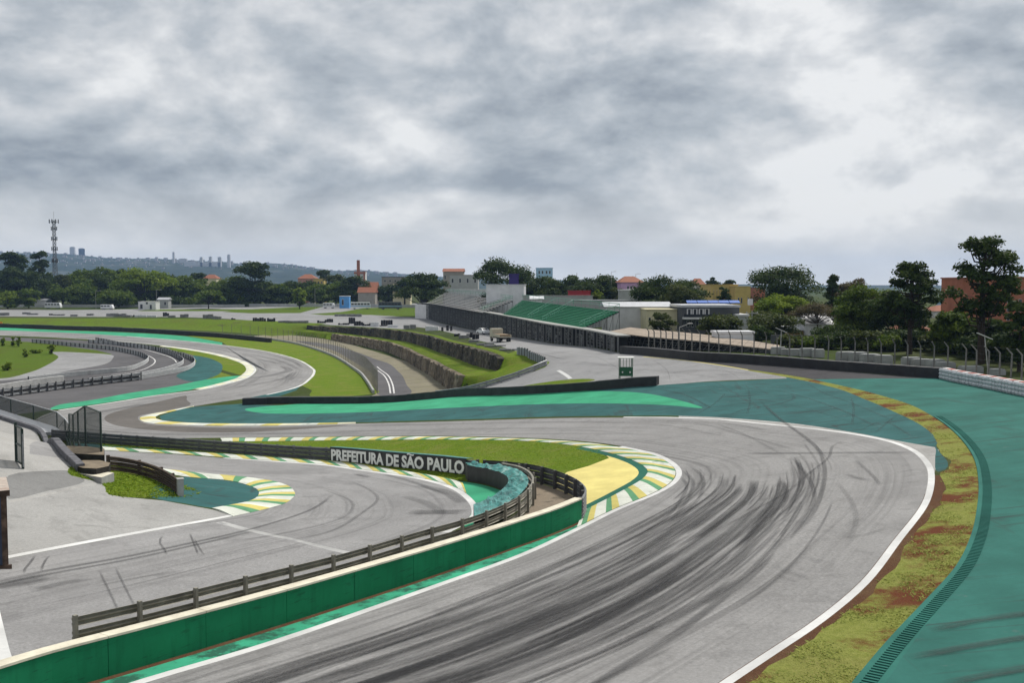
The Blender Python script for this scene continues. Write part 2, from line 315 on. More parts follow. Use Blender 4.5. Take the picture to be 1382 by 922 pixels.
GS_L = spl([(1010,500.5),(1060,509),(1095,516),(1133,525.5),(1171,540.5),(1209,557),(1242,573.5),(1260,589),(1264,602),(1270,612),(1280,624),(1277,634),(1264,642),(1259,657),(1252,677),(1232,700),(1209,729),(1165,787),(1105,836),(1037,881),(972,925),(890,985),(772,1085)])
_k = near_i(GS_L, 1262, 645); GS_L = np.concatenate([GS_L[:_k], offs(GS_L, .45)[_k+2:]])
_g = offs(GS_L, 1.0)-GS_L; GS_L = GS_L+_g*np.random.default_rng(4).uniform(-.05,.16,len(GS_L))[:,None]*np.clip((60-GS_L[:,1:2])/10, 0, 1)
REG = []
def reg(name, mat, poly, label=None): REG.append((name, mat, np.asarray(poly)))
# topmost first
wl = .16
reg('track_line', M_white, ribbon(sect(A_in, (-100,1022), (840,602.6)), -.02, .30))
reg('track_line', M_white, ribbon(sect(A_out, (762,1084), (840,563.8)), -.02, -.30))
reg('track_line', M_white, ribbon(sect(A_out, (350,533.5), (170,454)), -.05, -.50))
reg('track_line', M_white, ribbon(sect(A_in, (82,554), (0,452.5)), .05, .45))
reg('track_line', M_white, ribbon(sect(B_out, (300,618.5), (600,717)), .0, .36))
reg('track_line', M_white, ribbon(sect(B_in, (149,627), (-70,772)), -.02, -.30))
reg('start_line', M_whitefaint, hard([(291,706),(302,704.5),(400,728),(489,748.5),(480,751),(395,730)]))
reg('track_line', M_white, hard([(-20,795),(-6,800),(13,878),(17,890),(-20,900)]))
reg('kerb_border', M_kgd, ribbon(sect(K1_in, (790,604), (789,689.5)), -.55, .05))
reg('painted_apron', M_yellow, np.concatenate([sect(K1_in, (812,609.5), (789,689.5)), sect(RAIL2, (750,660), (789,691))[::-1], hard([(752,648),(765,637.5),(795,629),(822,618.5)], closed=False)]))
reg('grass_island', M_grass, np.concatenate([sect(K1_in, (300,596), (803,607)), hard([(822,618.5),(795,629),(765,637.5),(752,648)], closed=False), sect(RAIL2, (120,598), (750,660))[::-1]]))
reg('dirt_floor', M_dirt, np.concatenate([sect(RAIL2, (667,644), (785,702)), sect(WALL, (-200,1030), (785,703))[::-1], sect(RAIL1, (100,888), (680,649))]))
reg('green_verge', M_mintworn, np.concatenate([offs(sect(WALL, (-200,1030), (785,703)), -.22), sect(A_in, (-100,1022), (792,710))[::-1]]))
reg('dirt_verge', M_soil, np.concatenate([sect(WALL, (-200,1030), (785,703)), sect(A_in, (-100,1022), (789,712))[::-1]]))  # thin soil; its dark brown also paints the shade at the wall foot
reg('painted_runoff', M_mint, sp([(333,551.5),(400,545.5),(460,540.5),(560,534.5),(660,530.5),(740,528),(800,527.8),(870,531),(915,540),(948,551),(900,547),(840,545),(760,545),(700,546.5),(600,551),(500,556),(400,558.6),(352,557.5)]))
R1 = np.concatenate([sp([(215,562),(240,554),(262,549.5),(330,545)], 1, False), sp([(330,546.5),(560,540.5),(700,532.5),(885,521)], 1, False), sp([(890,520),(1000,514),(1062,511)], 1, False), sect(GS_L, (1062,510), (1264,602)), sp([(1262,604),(1200,593),(1150,583.5),(1060,570.5),(966,563.3),(916,561.5),(840,561.5),(690,564.3),(560,568),(480,570.5),(350,572),(253,570.5),(218,567)], 1, False)])
reg('painted_runoff', M_teal, R1)
reg('painted_runoff', M_teal, sp([(1242,575),(1262,592),(1264,604),(1270,613),(1279,624),(1276,634),(1266,637),(1262,620),(1262,604),(1250,596)]))
reg('concrete_band', M_conc, np.concatenate([sect(A_out, (1243,670), (916,564.5)), sp([(916,561.5),(966,563.3),(1060,570.5),(1150,583.5),(1200,593),(1262,604),(1264,625),(1258,650)], 1, False)]))
reg('grass_strip', M_grassdry, np.concatenate([GS_L, GS_R[::-1]]))
reg('dirt_verge', M_soil, np.concatenate([sect(A_out, (762,1084), (1252,642)), sect(GS_L, (772,1085), (1264,642))]))
R2 = np.concatenate([GS_R[near_i(GS_R,1100,512.5):], hard([(1250,1090),(1620,1000),(1620,600),(1382,534.5),(1320,522),(1267,510.5),(1180,511),(1100,512.2)], closed=False)])
reg('painted_runoff', M_teal2, R2)
reg('track_line', M_ky, ribbon(spl([(868,481.5),(940,488.5),(1010,499.5)]), -.15, .15)); reg('track_line', M_white, ribbon(spl([(753,500),(762,505),(770,511)]), -.2, .2))
reg('wide_asphalt', M_dark, hard([(862,478.5),(1000,489),(1100,497),(1267,510.5),(1180,511.2),(1098,512),(1060,505.5),(1010,499),(940,488)]))
reg('painted_runoff', M_teal, sp([(205,672),(245,645),(262,643.5),(304,648),(339,657),(350,664.7),(339,676),(286,686),(250,680)]))
reg('painted_runoff', M_mint, sp([(606,649),(630,651),(660,657),(686,668),(682,682),(660,698),(640,708),(628,712),(637,690),(633,676),(616,660)]))
reg('painted_runoff', M_teal, hard([(98,598),(130,600),(300,611),(448,622),(448,624),(300,614),(137,604.5),(100,602)]))
reg('grass_verge', M_grass, np.concatenate([sect(RAIL2, (137,599), (632,642)), sp([(632,650),(604,646),(528,633.5),(447,623),(300,612.5),(137,603.5)], 1, False)]))
reg('track_verge', M_apron, np.concatenate([sect(B_out, (606,714), (-80,930)), sp([(-80,950),(60,905),(100,888)],1,False), sect(RAIL1, (100,888), (640,731))]))
for q in ([(201,480.5),(207,484),(209.5,488),(202.6,494.5),(183,501.5),(150,506)], [(170,466.8),(190,470.5),(209,475.6),(228.6,481.5),(236,486),(238,489)], [(509,495),(522,505),(529.5,518),(532,531)], [(504,495),(516.5,505),(524.5,518),(527,531)]):
    reg('track_line', M_white, ribbon(spl(q), -.11, .11))
reg('asphalt_patch', asphalt('patched_asphalt', (.135,.125,.115), (.05,.05,.05), 0, .5), sp([(141,566),(150,558),(190,547.5),(230,538.5),(250,534),(252,540),(256,547),(215,556),(190,561),(187,566),(200,572.5),(253,576),(350,577.5),(470,574),(400,580),(300,584),(220,582),(160,575)]))
reg('race_track', M_track, A_poly)
reg('race_track', M_trackb, B_poly)
reg('grass_bank', M_grass, sp([(96,642),(101,626),(120,622),(150,627),(200,633),(243,655),(268,663),(262,669),(240,671),(205,672),(165,671),(147,668),(142,658),(130,650)]))
reg('apron_strip', M_conc, hard([(12,676.5),(70,665),(143,649.5),(143,651.5),(70,667.5),(12,679.5)]))
reg('asphalt_patch', M_oldasph_l, sp([(12,642),(60,636),(100,636),(114,650),(60,664),(12,674)]))
reg('concrete_apron', M_conc, hard([(-140,560),(-60,540),(0,560),(45,580),(75,602),(101,632),(98,636),(40,640),(-80,650)]))
reg('apron', M_apron, hard([(-160,560),(-60,540),(45,572),(100,622),(100,634),(140,655),(165,671),(220,676),(286,688),(304,693),(345,690.5),(300,699.5),(202,717.5),(13,753.5),(-90,776)]))
# far side, left
reg('painted_runoff', M_mint, sp([(70,553),(82,546),(125,540),(170,531.5),(235,521),(287,511),(326,507),(331,509),(320,514),(274,523.6),(222,531.6),(170,539.5),(120,547)]))
reg('painted_runoff', M_teal, sp([(262,480),(280,483),(297,490),(300,498),(292,507),(264,515.5),(238,508),(258,497),(265,488)]))
reg('grass_island', M_grass, np.concatenate([sp([(326,507),(287,511),(264,515.5),(292,507),(300,498),(297,490),(280,483),(262,480),(240,473),(222,468)],1,False), offs(sect(A_in, (225,467), (331,512)), .0)]))
reg('painted_runoff', M_mint, np.concatenate([sect(A_out, (300,466), (-100,444.8)), sp([(-100,441),(0,442.3),(83,446),(180,449.3),(250,454),(300,462.5)],1,False)]))
reg('grass_island', M_grass, np.concatenate([sect(A_out, (300,466), (405,520)), sp([(421,527),(423,536),(460,536),(508,531),(505,524),(498,515),(480,498),(460,485),(430,472),(400,463),(370,457.5),(340,454.5),(300,452.5),(255,452),(300,462)],1,False)]))
reg('painted_runoff', M_teal, hard([(405,521.5),(350,533.8),(330,538),(330,545),(365,539.5),(400,527)]))
reg('concrete_lot', M_lot, sp([(79,482),(73,475),(110,476),(150,479),(152,484),(140,492),(90,501),(40,510),(0,514),(-60,516),(-60,508),(0,511),(39,503),(65,492)]))
reg('grass_far', M_grassfar, hard([(-200,459),(0,459.5),(60,463),(130,473),(150,478),(152,484),(40,510),(-200,520)]))
_b = resamp(BND[3:13], step=1.5); reg('grass_slope', M_grass, ribbon(_b, -2.0, LEDGE+.4)); reg('grass_slope', M_grass, hard([(676,482),(697,473.5),(742,489),(736,495.5),(690,511),(650,522),(608,528),(611,522),(628,521),(640,507),(660,498)]))
_b = resamp(BND[12:], step=4); reg('grass_slope', M_grassbank, ribbon(_b, -11, LEDGE+13))
reg('service_lane', M_oldasph, hard([(-120,455),(0,455),(170,463),(225,470),(262,480),(265,490),(238,509),(264,516),(170,532),(70,553),(20,560),(-120,560)]))
reg('pit_lane', M_oldasph, sp([(511,533),(509,515),(495,499),(470,484),(440,470),(400,460),(440,464),(480,475),(507,485),(524,490.5),(539,503),(548,518),(550,533),(530,536)]))
reg('pit_floor', M_pit, sp([(500,537),(508,531),(498,515),(480,498),(460,485),(430,472),(400,463),(340,455),(380,452),(449,459),(517,478),(555,489),(588,505),(608,524),(625,527),(600,536),(560,539)]))
reg('grass_verge', M_grass, sp([(700,522.5),(740,515.5),(796,511.5),(803,513.5),(770,519),(705,525.5)]))
reg('plateau_road', M_lot, hard([(610,538),(650,523),(690,512),(735,496),(742,489),(697,474),(662,463),(620,452),(590,445),(560,441),(545,434),(566,429),(580,431),(641,446),(690,455),(740,463),(790,468),(834,476),(862,478.5),(940,488),(1010,499.5),(1060,509),(1062,511),(890,520.5),(885,522),(700,533),(625,539)]))
reg('grass_lot', M_grassfar, hard([(462,421),(490,416),(560,413.5),(576,416),(572,420),(578,429),(560,428.5),(500,425),(440,425.5),(418,424)]))
reg('grass_lot', M_grassfar, hard([(200,418),(250,417.5),(340,417.5),(330,420),(260,420),(185,420)]))
reg('grass_lot', M_grassfar, hard([(300,421),(340,417.5),(420,413.5),(435,414.5),(405,422.5),(340,423)]))
reg('parking_lot', M_lot, hard([(-150,427),(-150,418),(100,418.5),(200,417),(420,410.5),(570,409.5),(585,413),(580,431),(566,429),(548,435),(560,442),(545,444.5),(490,441),(430,437.5),(350,433.5),(300,430),(200,427.5),(0,427)]))
# ---------------------------------------------------------------- one triangulation, one object for each surface
def build_ground():
    V = []; E = []
    def add_loop(Q, closed=True):
        n = len(V); V.extend([tuple(p) for p in Q]); k = len(Q); E.extend([(n+i, n+(i+1) % k) for i in range(k if closed else k-1)])
    polys = []
    for nm, mt, pl in REG:
        keep = [pl[0]]
        for p in pl[1:]:
            if np.hypot(*(p-keep[-1])) > .04: keep.append(p)
        if np.hypot(*(keep[0]-keep[-1])) < .04: keep.pop()
        pl = np.array(keep); polys.append(pl); add_loop(pl)
    bq = resamp(BND[3:14], step=1.2)
    for dd in (.32, -.32, -LEDGE+.32, -LEDGE-.32): add_loop(offs(bq, -dd), False)
    grid = []
    def g(x0, x1, y0, y1, s, hole=None):
        for x in np.arange(x0, x1+.01, s):
            for y in np.arange(y0, y1+.01, s):
                if hole and hole[0]-s*.3 < x < hole[1]+s*.3 and hole[2]-s*.3 < y < hole[3]+s*.3: continue
                grid.append((x+rnd.uniform(-.12,.12)*s, y+rnd.uniform(-.12,.12)*s))
    g(-66, 62, 10, 130, 2.0); g(-200, 62, 130, 380, 4.5); g(-200, -66, 40, 130, 6); g(62, 110, 10, 380, 6)
    g(-420, 300, -60, 620, 24, (-200, 110, 10, 380)); g(-4200, 4200, -600, 6600, 400, (-420, 300, -60, 620))
    V.extend(grid)
    vo, eo, fo, *_ = delaunay_2d_cdt([Vector(p) for p in V], E, [], 0, 1e-3)
    Q = np.array([(p.x, p.y) for p in vo]); Fa = np.array(fo); Zv = Zf(Q); C = Q[Fa].mean(1)
    own = np.full(len(Fa), -1); free = np.ones(len(Fa), bool)
    for i, pl in enumerate(polys):
        lo, hi = pl.min(0), pl.max(0); m = free & (C[:,0] >= lo[0]) & (C[:,0] <= hi[0]) & (C[:,1] >= lo[1]) & (C[:,1] <= hi[1]); ii = np.where(m)[0]
        if len(ii) == 0: continue
        k = ii[inpoly(C[ii], pl)]; own[k] = i; free[k] = False
    objs = {}
    for i in range(-1, len(REG)):
        ff = Fa[own == i]
        if len(ff) == 0: continue
        nm, mt = ('ground', M_land) if i < 0 else REG[i][:2]
        us, inv = np.unique(ff, return_inverse=True); inv = inv.reshape(ff.shape)
        a, b, c = (Q[us][inv[:,j]] for j in range(3)); flip = ((b[:,0]-a[:,0])*(c[:,1]-a[:,1])-(b[:,1]-a[:,1])*(c[:,0]-a[:,0])) < 0; inv[flip] = inv[flip][:,::-1]
        o = mobj(nm, np.column_stack([Q[us], Zv[us]]), inv, mt, None, True); tag(o, kind='structure')
        if mt in (M_track, M_trackb):
            ref = A_out if mt is M_track else B_out; ar = arc(ref); q = Q[us]; bd = np.full(len(q), 1e9); ss = np.zeros(len(q))
            for k in range(len(ref)-1):
                p, r = ref[k], ref[k+1]; d = r-p; t = np.clip(((q-p) @ d)/max(d @ d, 1e-9), 0, 1); e = np.hypot(*(q-p-t[:,None]*d).T); m = e < bd; bd = np.where(m, e, bd); ss = np.where(m, ar[k]+t*(ar[k+1]-ar[k]), ss)
            at = o.data.attributes.new('lane', 'FLOAT_VECTOR', 'POINT'); at.data.foreach_set('vector', np.column_stack([ss, bd, np.zeros(len(q))]).ravel().astype(np.float32))
        objs.setdefault(nm, []).append(o)
    return objs
GROUND = build_ground()
# ---------------------------------------------------------------- kerbs
def loc_obj(name, V, Fc, mat, parent, smooth=False):     # mesh with its origin at its own middle
    V = np.asarray(V, float); c = V.mean(0); c[2] = V[:,2].min(); o = mobj(name, V-c, Fc, mat, None, smooth)
    pl = parent.location if parent is not None else Vector((0,0,0)); o.location = Vector(c)-pl
    if parent is not None: o.parent = parent
    return o
def kerb(label, Qi, Qo, pattern, prof=((0,.012),(.25,.05),(.6,.085),(.85,.06),(1,.02)), slant=0):
    Li = arc(Qi)[-1]; Lo = arc(Qo)[-1]; L = (Li+Lo)/2; t0 = 0; cuts = []; i = 0
    while t0 < L-.05:
        w, m = pattern[i % len(pattern)]; t1 = min(L, t0+w*rnd.uniform(.92,1.08)); cuts.append((t0/L, t1/L, m)); t0 = t1; i += 1
    ai, ao = arc(Qi)/Li, arc(Qo)/Lo
    def pt(Q, a, t): return np.array([np.interp(t, a, Q[:,0]), np.interp(t, a, Q[:,1])])
    p0 = pt(Qo, ao, 0); root = thing('kerb', label, 'kerb', (p0[0], p0[1], zat(*p0)))
    for a, b, m in cuts:
        k = 3; V = []; ts = np.linspace(a, b, k)
        for t in ts:
            po, pi = pt(Qo, ao, np.clip(t, 0, 1)), pt(Qi, ai, np.clip(t+slant*(1 if 0 < t < 1 else 0), 0, 1))
            for f, h in prof: q = po+(pi-po)*f; V.append((q[0], q[1], h))
        V = np.array(V); V[:,2] += Zf(V[:,:2])+.004; n = len(prof)
        base = V.copy(); base[:,2] -= .15; nn = len(V); VV = np.concatenate([V, base[[0, n-1, (k-1)*n, k*n-1]]])
        Fc = [(r*n+j, r*n+j+1, (r+1)*n+j+1, (r+1)*n+j) for r in range(k-1) for j in range(n-1)]
        Fc += [tuple([nn]+list(range(0, n))+[nn+1]), tuple([nn+3]+list(range(k*n-1, (k-1)*n-1, -1))+[nn+2]), tuple([nn+2]+[r*n for r in range(k-1, -1, -1)]+[nn]), tuple([nn+1]+[r*n+n-1 for r in range(k)]+[nn+3])]
        loc_obj('kerb_block', VV, Fc, m, root)
    return root
pat = [(1.15, M_kw), (.75, M_ky), (.6, M_kg)]
K1o = offs(A_in[near_i(A_in,790,711):near_i(A_in,300,591)+1], .33)[::-1]
kerb('striped white yellow and green kerb round the yellow apron of the big bend', offs(K1_in, -.03), K1o, [(1.25, M_kw), (.8, M_ky), (.65, M_kg)])
K2i = spl([(137,603.2),(300,612.6),(447,622.8),(528,633.4),(604,646.4),(624,652)]); K2o = offs(sect(B_out, (137,608), (618,666)), .38)
kerb('striped white yellow and green kerb below the lettered banner', K2i, K2o, [(1.5, M_kw), (1.0, M_ky), (.9, M_kg)])
K3i = spl([(185,633),(218,638),(245.6,643.4),(304,648.2),(339,657),(349.5,664.7),(339,676),(286,686.5)]); K3o = offs(B_in[near_i(B_in,160,628):near_i(B_in,312,697.5)+1], .0)
kerb('striped white yellow and green kerb round the inner tip of the hairpin', K3i, offs(K3o, .02), [(1.25, M_kw), (.85, M_ky), (.7, M_kg)])
K4o = offs(sect(A_out, (480,572), (261,549)), .0); K4i = spl([(480,570.6),(350,572.2),(253,570.8),(222,568.5),(210,565),(212,561),(228,556.5),(262,548.6)])
kerb('cream and yellow kerb round the tip of the dark green run-off', K4i, K4o, [(2.4, M_cream), (2.4, M_ky), (2.4, M_kw)])
a5 = sect(A_in, (274,526), (225,467)); kerb('pale cream kerb round the far grass tip', offs(a5, 1.9), offs(a5, .46), [(3, M_cream), (3, M_kw)])
# ---------------------------------------------------------------- guard rails, walls, barriers
M_galv = plain('galvanised_steel', (.30,.31,.32), .55, .4, .35, .2, 2.5, (.13,.12,.11))
M_galvp = plain('pale_galvanised', (.42,.43,.43), .6, .4, .1, .12, 1.5, (.28,.28,.28))
M_galvbrown = plain('weathered_rail', (.27,.255,.205), .6, .4, .2, .22, 2.0, (.11,.10,.08))
M_raildark = plain('dark_rail', (.10,.105,.11), .5, .45, .25, .25, 2.0, (.05,.05,.05))
M_rust = plain('rusty_rail', (.085,.065,.05), .8, .2, .1, .3, 3.0, (.05,.035,.03))
M_post = plain('rail_post', (.085,.085,.085), .7, .3, .2, .2, 4)
M_postbrown = plain('rail_post_brown', (.22,.21,.175), .7, .3, .1, .2, 4)
M_concgrey = plain('barrier_concrete', (.36,.36,.35), .9, .2, 0, .15, 1.5, (.20,.20,.19))
M_black = plain('black_belt', (.020,.020,.022), .55, .35, 0, .35, 1.2, (.05,.05,.05))
M_tarp = plain('teal_tarpaulin', (.050,.20,.185), .5, .3, 0, .6, 4.0, (.008,.02,.024))  # near-black blotches paint the shade of the creases into the teal
M_green = None
def wallgreen():
    t = NT('green_wall_paint', .75, .1); p = t.geo()
    c = t.mix(t.ramp(t.noise(p, .8, 5, .6), .3, .7), (.010,.155,.068), (.014,.20,.09))
    c = t.mix(t.ramp(t.noise(p, 1, 4, .6, (3.5, 3.5, .5)), .52, .72, 0, .5), c, (.008,.11,.05))
    c = t.mix(t.ramp(t.noise(p, 5, 7, .75), .64, .72, 0, .7), c, (.02,.05,.035)); c = t.mix(t.ramp(t.noise(p, 1, 5, .65, (1.2,1.2,9)), .58, .70, 0, .6), c, (.012,.05,.03)); c = t.mix(t.ramp(t.noise(p, 2.4, 8, .8), .70, .74, 0, .8), c, (.25,.30,.24)); t.bump(t.noise(p, 9, 4), .2, .01); return t.out(c)
M_green = wallgreen(); M_coping = plain('cream_coping', (.62,.58,.46), .8, .3, 0, .14, 2.5, (.36,.31,.23))
def zpath(Q): return np.column_stack([Q, Zf(Q)])
def sweep(Q3, prof, close=True):      # profile (left offset, height) swept along a ground path
    Q3 = np.asarray(Q3); t = np.gradient(Q3[:,:2], axis=0); t /= np.maximum(np.hypot(*t.T), 1e-9)[:,None]; nrm = np.stack([-t[:,1], t[:,0]], 1); n = len(prof); V = []
    for i in range(len(Q3)):
        for a, h in prof: V.append((Q3[i,0]+nrm[i,0]*a, Q3[i,1]+nrm[i,1]*a, Q3[i,2]+h))
    Fc = [(i*n+j, (i+1)*n+j, (i+1)*n+(j+1) % n, i*n+(j+1) % n) for i in range(len(Q3)-1) for j in range(n if close else n-1)]
    if close: Fc += [tuple(range(n)), tuple(range((len(Q3)-1)*n+n-1, (len(Q3)-1)*n-1, -1))]
    return V, Fc
def heading(Q, i): d = Q[min(i+1, len(Q)-1)]-Q[max(i-1, 0)]; return math.atan2(d[1], d[0])
W_ = [(0,-.155),(.075,-.115),(.075,-.055),(.012,-.012),(.012,.012),(.075,.055),(.075,.115),(0,.155)]
def guard_rail(label, Q, height, tiers, mrail, mpost, step=2.0, face=1, name='guard_rail', group=None, postw=.13, open_=False):
    Q = resamp(Q, step=.6 if np.hypot(*Q.mean(0)) < 90 else 1.2); p0 = Q[0]; root = thing(name, label, 'guard rail', (p0[0], p0[1], zat(*p0)), group=group)
    Q3 = zpath(Q)-np.array([p0[0], p0[1], zat(*p0)]); gap = (height-.02)/tiers
    for k in range(tiers):
        zc = height-gap*(k+.5)-.0; sc = min(1, gap/.33)*(.8 if open_ else 1)
        pr = [(a*face, h*sc+zc) for a, h in W_]; pr += [((a-.016)*face, h*sc+zc) for a, h in reversed(W_)]
        V, Fc = sweep(Q3, pr); mobj('rail', V, Fc, mrail, root, False)
    P = resamp(Q, step=step); b = MB().box((0,0,height/2-.12), (postw, postw*1.15, height+.28)); me = None
    for i, p in enumerate(P):
        h = heading(P, i); x = p+np.array([math.sin(h), -math.cos(h)])*(.09*face); l = Vector((x[0]-p0[0], x[1]-p0[1], zat(*x)-root.location.z))
        if me is None: o = b.build('post', mpost, root); me = o.data; o.location = l; o.rotation_euler = (0,0,h)
        else: share('post', me, root, l, h)
    return root
def barrier(name, label, cat, Q, thick, height, mat, seg, side=1, part='segment', cap=None, rough=.02, group=None, batter=0, step=.7):
    a = arc(Q); n = max(1, int(round(a[-1]/seg))); p0 = Q[0]; root = thing(name, label, cat, (p0[0], p0[1], zat(*p0)), group=group); org = np.array([p0[0], p0[1], zat(*p0)])
    for i in range(n):
        t = np.linspace(a[-1]*i/n+(.008 if i else 0), a[-1]*(i+1)/n-.008, max(2, int(seg/step)+1)); q = np.stack([np.interp(t, a, Q[:,0]), np.interp(t, a, Q[:,1])], 1)
        hh = height+rnd.uniform(-rough, rough); dv = rnd.uniform(-rough, rough)*.6; b = .03
        pr = [(dv*side,-.25),(dv*side+batter*side, hh-b),(dv*side+(b+batter)*side,hh),((thick-b)*side,hh),(thick*side,hh-b),(thick*side,-.25)]
        V, Fc = sweep(zpath(q)-org, pr if side < 0 else pr[::-1]); o = mobj(part, V, Fc, mat, root)
        if cap is not None:
            V, Fc = sweep(zpath(q)-org, [((-.03)*side,hh-.005),((-.03)*side,hh+.055),((thick+.03)*side,hh+.055),((thick+.03)*side,hh-.005)][::-side]); mobj('coping', V, Fc, cap, o)
    return root
barrier('green_wall', 'long low green concrete wall with cream coping beside the wide bend', 'wall', WALL, .32, .97, M_green, 3.0, 1, 'panel', M_coping, .004)
guard_rail('brown weathered steel guard rail running behind the green wall', RAIL1, 1.12, 3, M_galvbrown, M_postbrown, 2.0, 1, postw=.10, open_=True)
_k = near_i(RAIL2, 660, 643.8); guard_rail('triple grey steel guard rail carrying the lettered banner', RAIL2[:_k], 1.0, 3, M_raildark, M_post, 2.0, -1)
guard_rail('dark curved guard rail bending round the bare dirt pocket', RAIL2[_k:], 1.02, 3, M_raildark, M_post, 2.0, 1, postw=.14)
# banner
def banner():
    q = sect(RAIL2, (449,622.5), (634,642.2)); q = offs(resamp(q, step=.4), -.13); p0 = q[0]; org = np.array([p0[0], p0[1], zat(*p0)])
    root = thing('banner', 'long black banner reading PREFEITURA DE SÃO PAULO in white letters', 'banner', org)
    V, Fc = sweep(zpath(q)-org, [(0,.05),(-.03,.06),(-.04,1.08),(0,1.1)]); mobj('panel', V, Fc, M_black, root)
    V, Fc = sweep(zpath(q)-org, [(.55,1.03),(-.045,1.085),(-.045,1.11),(.55,1.06)]); mobj('top_cover', V, Fc, M_tarp, root)
    cu = bpy.data.curves.new('lettering', 'FONT'); cu.body = 'PREFEITURA DE SAO PAULO'; cu.size = 1; cu.offset = .042; cu.space_character = 1.0; cu.resolution_u = 3
    tmp = bpy.data.objects.new('lettering', cu); COL.objects.link(tmp); bpy.context.view_layer.update()
    me = bpy.data.meshes.new_from_object(tmp.evaluated_get(bpy.context.evaluated_depsgraph_get())); bpy.data.objects.remove(tmp)
    n = len(me.vertices); co_ = np.zeros(n*3); me.vertices.foreach_get('co', co_); co_ = co_.reshape(-1,3); fs = [tuple(p.vertices) for p in me.polygons]
    lo, hi = co_.min(0), co_.max(0); a = arc(q); Ltot = a[-1]-.35; caph = .80
    s = (co_[:,0]-lo[0])/(hi[0]-lo[0])*Ltot+.15; zt = co_[:,1]/.73*caph*.62/.62+.14
    x, y = np.interp(s, a, q[:,0]), np.interp(s, a, q[:,1]); qq = offs(q, -.048); x, y = np.interp(s, a, qq[:,0]), np.interp(s, a, qq[:,1]); zz = np.interp(s, a, Zf(q))
    ml = plain('letter_white', (.80,.80,.78), .6, .3, 0, .06, 4); PV = np.column_stack([x, y, zz+zt])-org; par = list(range(n))
    def fd(i):
        while par[i] != i: par[i] = par[par[i]]; i = par[i]
        return i
    for f in fs:
        for v in f[1:]: par[fd(v)] = fd(f[0])
    isl = {}
    for i in range(n): isl.setdefault(fd(i), []).append(i)
    grp = []
    for ids in sorted(isl.values(), key=lambda g: s[g].min()):
        if grp and s[ids].min() < s[grp[-1]].max()-.1 and (s[ids].max()-s[ids].min()) < .6: grp[-1] += ids
        else: grp.append(list(ids))
    sA = s[grp[13]]; t0, t1 = sA.min()+.12, sA.max()-.12; V = []; kk = 9
    for r in range(kk):
        f = r/(kk-1); sv = t0+(t1-t0)*f; zz0 = np.interp(sv, a, Zf(q))+1.02+.035*math.sin(f*2*math.pi); xx, yy = np.interp(sv, a, qq[:,0]), np.interp(sv, a, qq[:,1]); V += [(xx, yy, zz0-.04), (xx, yy, zz0+.05)]
    mobj('tilde', np.array(V)-org, [(2*r, 2*r+2, 2*r+3, 2*r+1) for r in range(kk-1)], ml, root)
    for g in grp:
        mp = {v: i for i, v in enumerate(g)}; mobj('letter', PV[g], [tuple(mp[v] for v in f) for f in fs if f[0] in mp], ml, root)
    print('banner len', a[-1], 'text aspect', (hi-lo))
banner()
# tarpaulin-covered tyre stack in the throat of the hairpin
def tarp():
    fr = resamp(spl([(631,649.5),(650,652.5),(671,658.5),(684,666),(686,675),(677,687),(656,701.5),(639,708)]), 40); bk = resamp(offs(np.concatenate([sect(RAIL1, (655,725), (680,649)), spl([(676,647.5),(650,645.5),(633,643.8)])]), .28)[::-1], 40)
    p0 = fr[0]; org = np.array([p0[0], p0[1], zat(*p0)]); root = thing('tyre_barrier', 'curved tyre stack under a crumpled teal tarpaulin in the hairpin throat', 'tyre barrier', org)
    V = []; Fc = []; n = 40
    for i in range(n):
        for q, h in ((fr[i], -.1), (fr[i], .5), (fr[i]+(bk[i]-fr[i])*.02, .93)): V.append((q[0], q[1], zat(*q)+h))
    Fc = [(i*3+j, (i+1)*3+j, (i+1)*3+j+1, i*3+j+1) for i in range(n-1) for j in range(2)]; nb = len(V)
    for i in (0, n-1):
        q = bk[i]; V += [(q[0], q[1], zat(*q)-.1), (q[0], q[1], zat(*q)+.93)]
    Fc += [(0,1,2,nb+1,nb), ((n-1)*3, nb+2, nb+3, (n-1)*3+2, (n-1)*3+1)]; mobj('belt', np.array(V)-org, Fc, M_black, root)
    V = []; m = 9; k = 120; ff, bb = resamp(fr, k), resamp(bk, k)
    for i in range(k):
        for j in range(m):
            q = ff[i]+(bb[i]-ff[i])*(j/(m-1)*1.02-.01); V.append((q[0], q[1], zat(*q)+.95+(.10*math.sin(i*.62+j*.7)*math.sin(i*.21+1)+rnd.uniform(-.09,.09))*(1 if 0 < j < m-1 else .2)+.05*math.sin(j/(m-1)*math.pi)))
    Fc = [(i*m+j, (i+1)*m+j, (i+1)*m+j+1, i*m+j+1) for i in range(k-1) for j in range(m-1)]; mobj('tarpaulin', np.array(V)-org, Fc, M_tarp, root, True)
tarp()
C1 = spl([(327,547),(400,545),(560,540.8),(700,532.8),(800,527),(886,521)]); barrier('tyre_barrier', 'long black belted tyre barrier along the mint painted run-off', 'tyre barrier', C1, .9, .85, M_black, 3.0, 1, 'segment', None, .03)
C2 = spl([(836,477.6),(862,479.3),(940,487),(1000,490.3),(1100,498),(1180,504),(1267,511)]); barrier('tyre_barrier', 'black belted tyre barrier below the tall cranked fence posts', 'tyre barrier', C2, .9, .92, M_black, 2.5, 1, 'segment', None, .02)
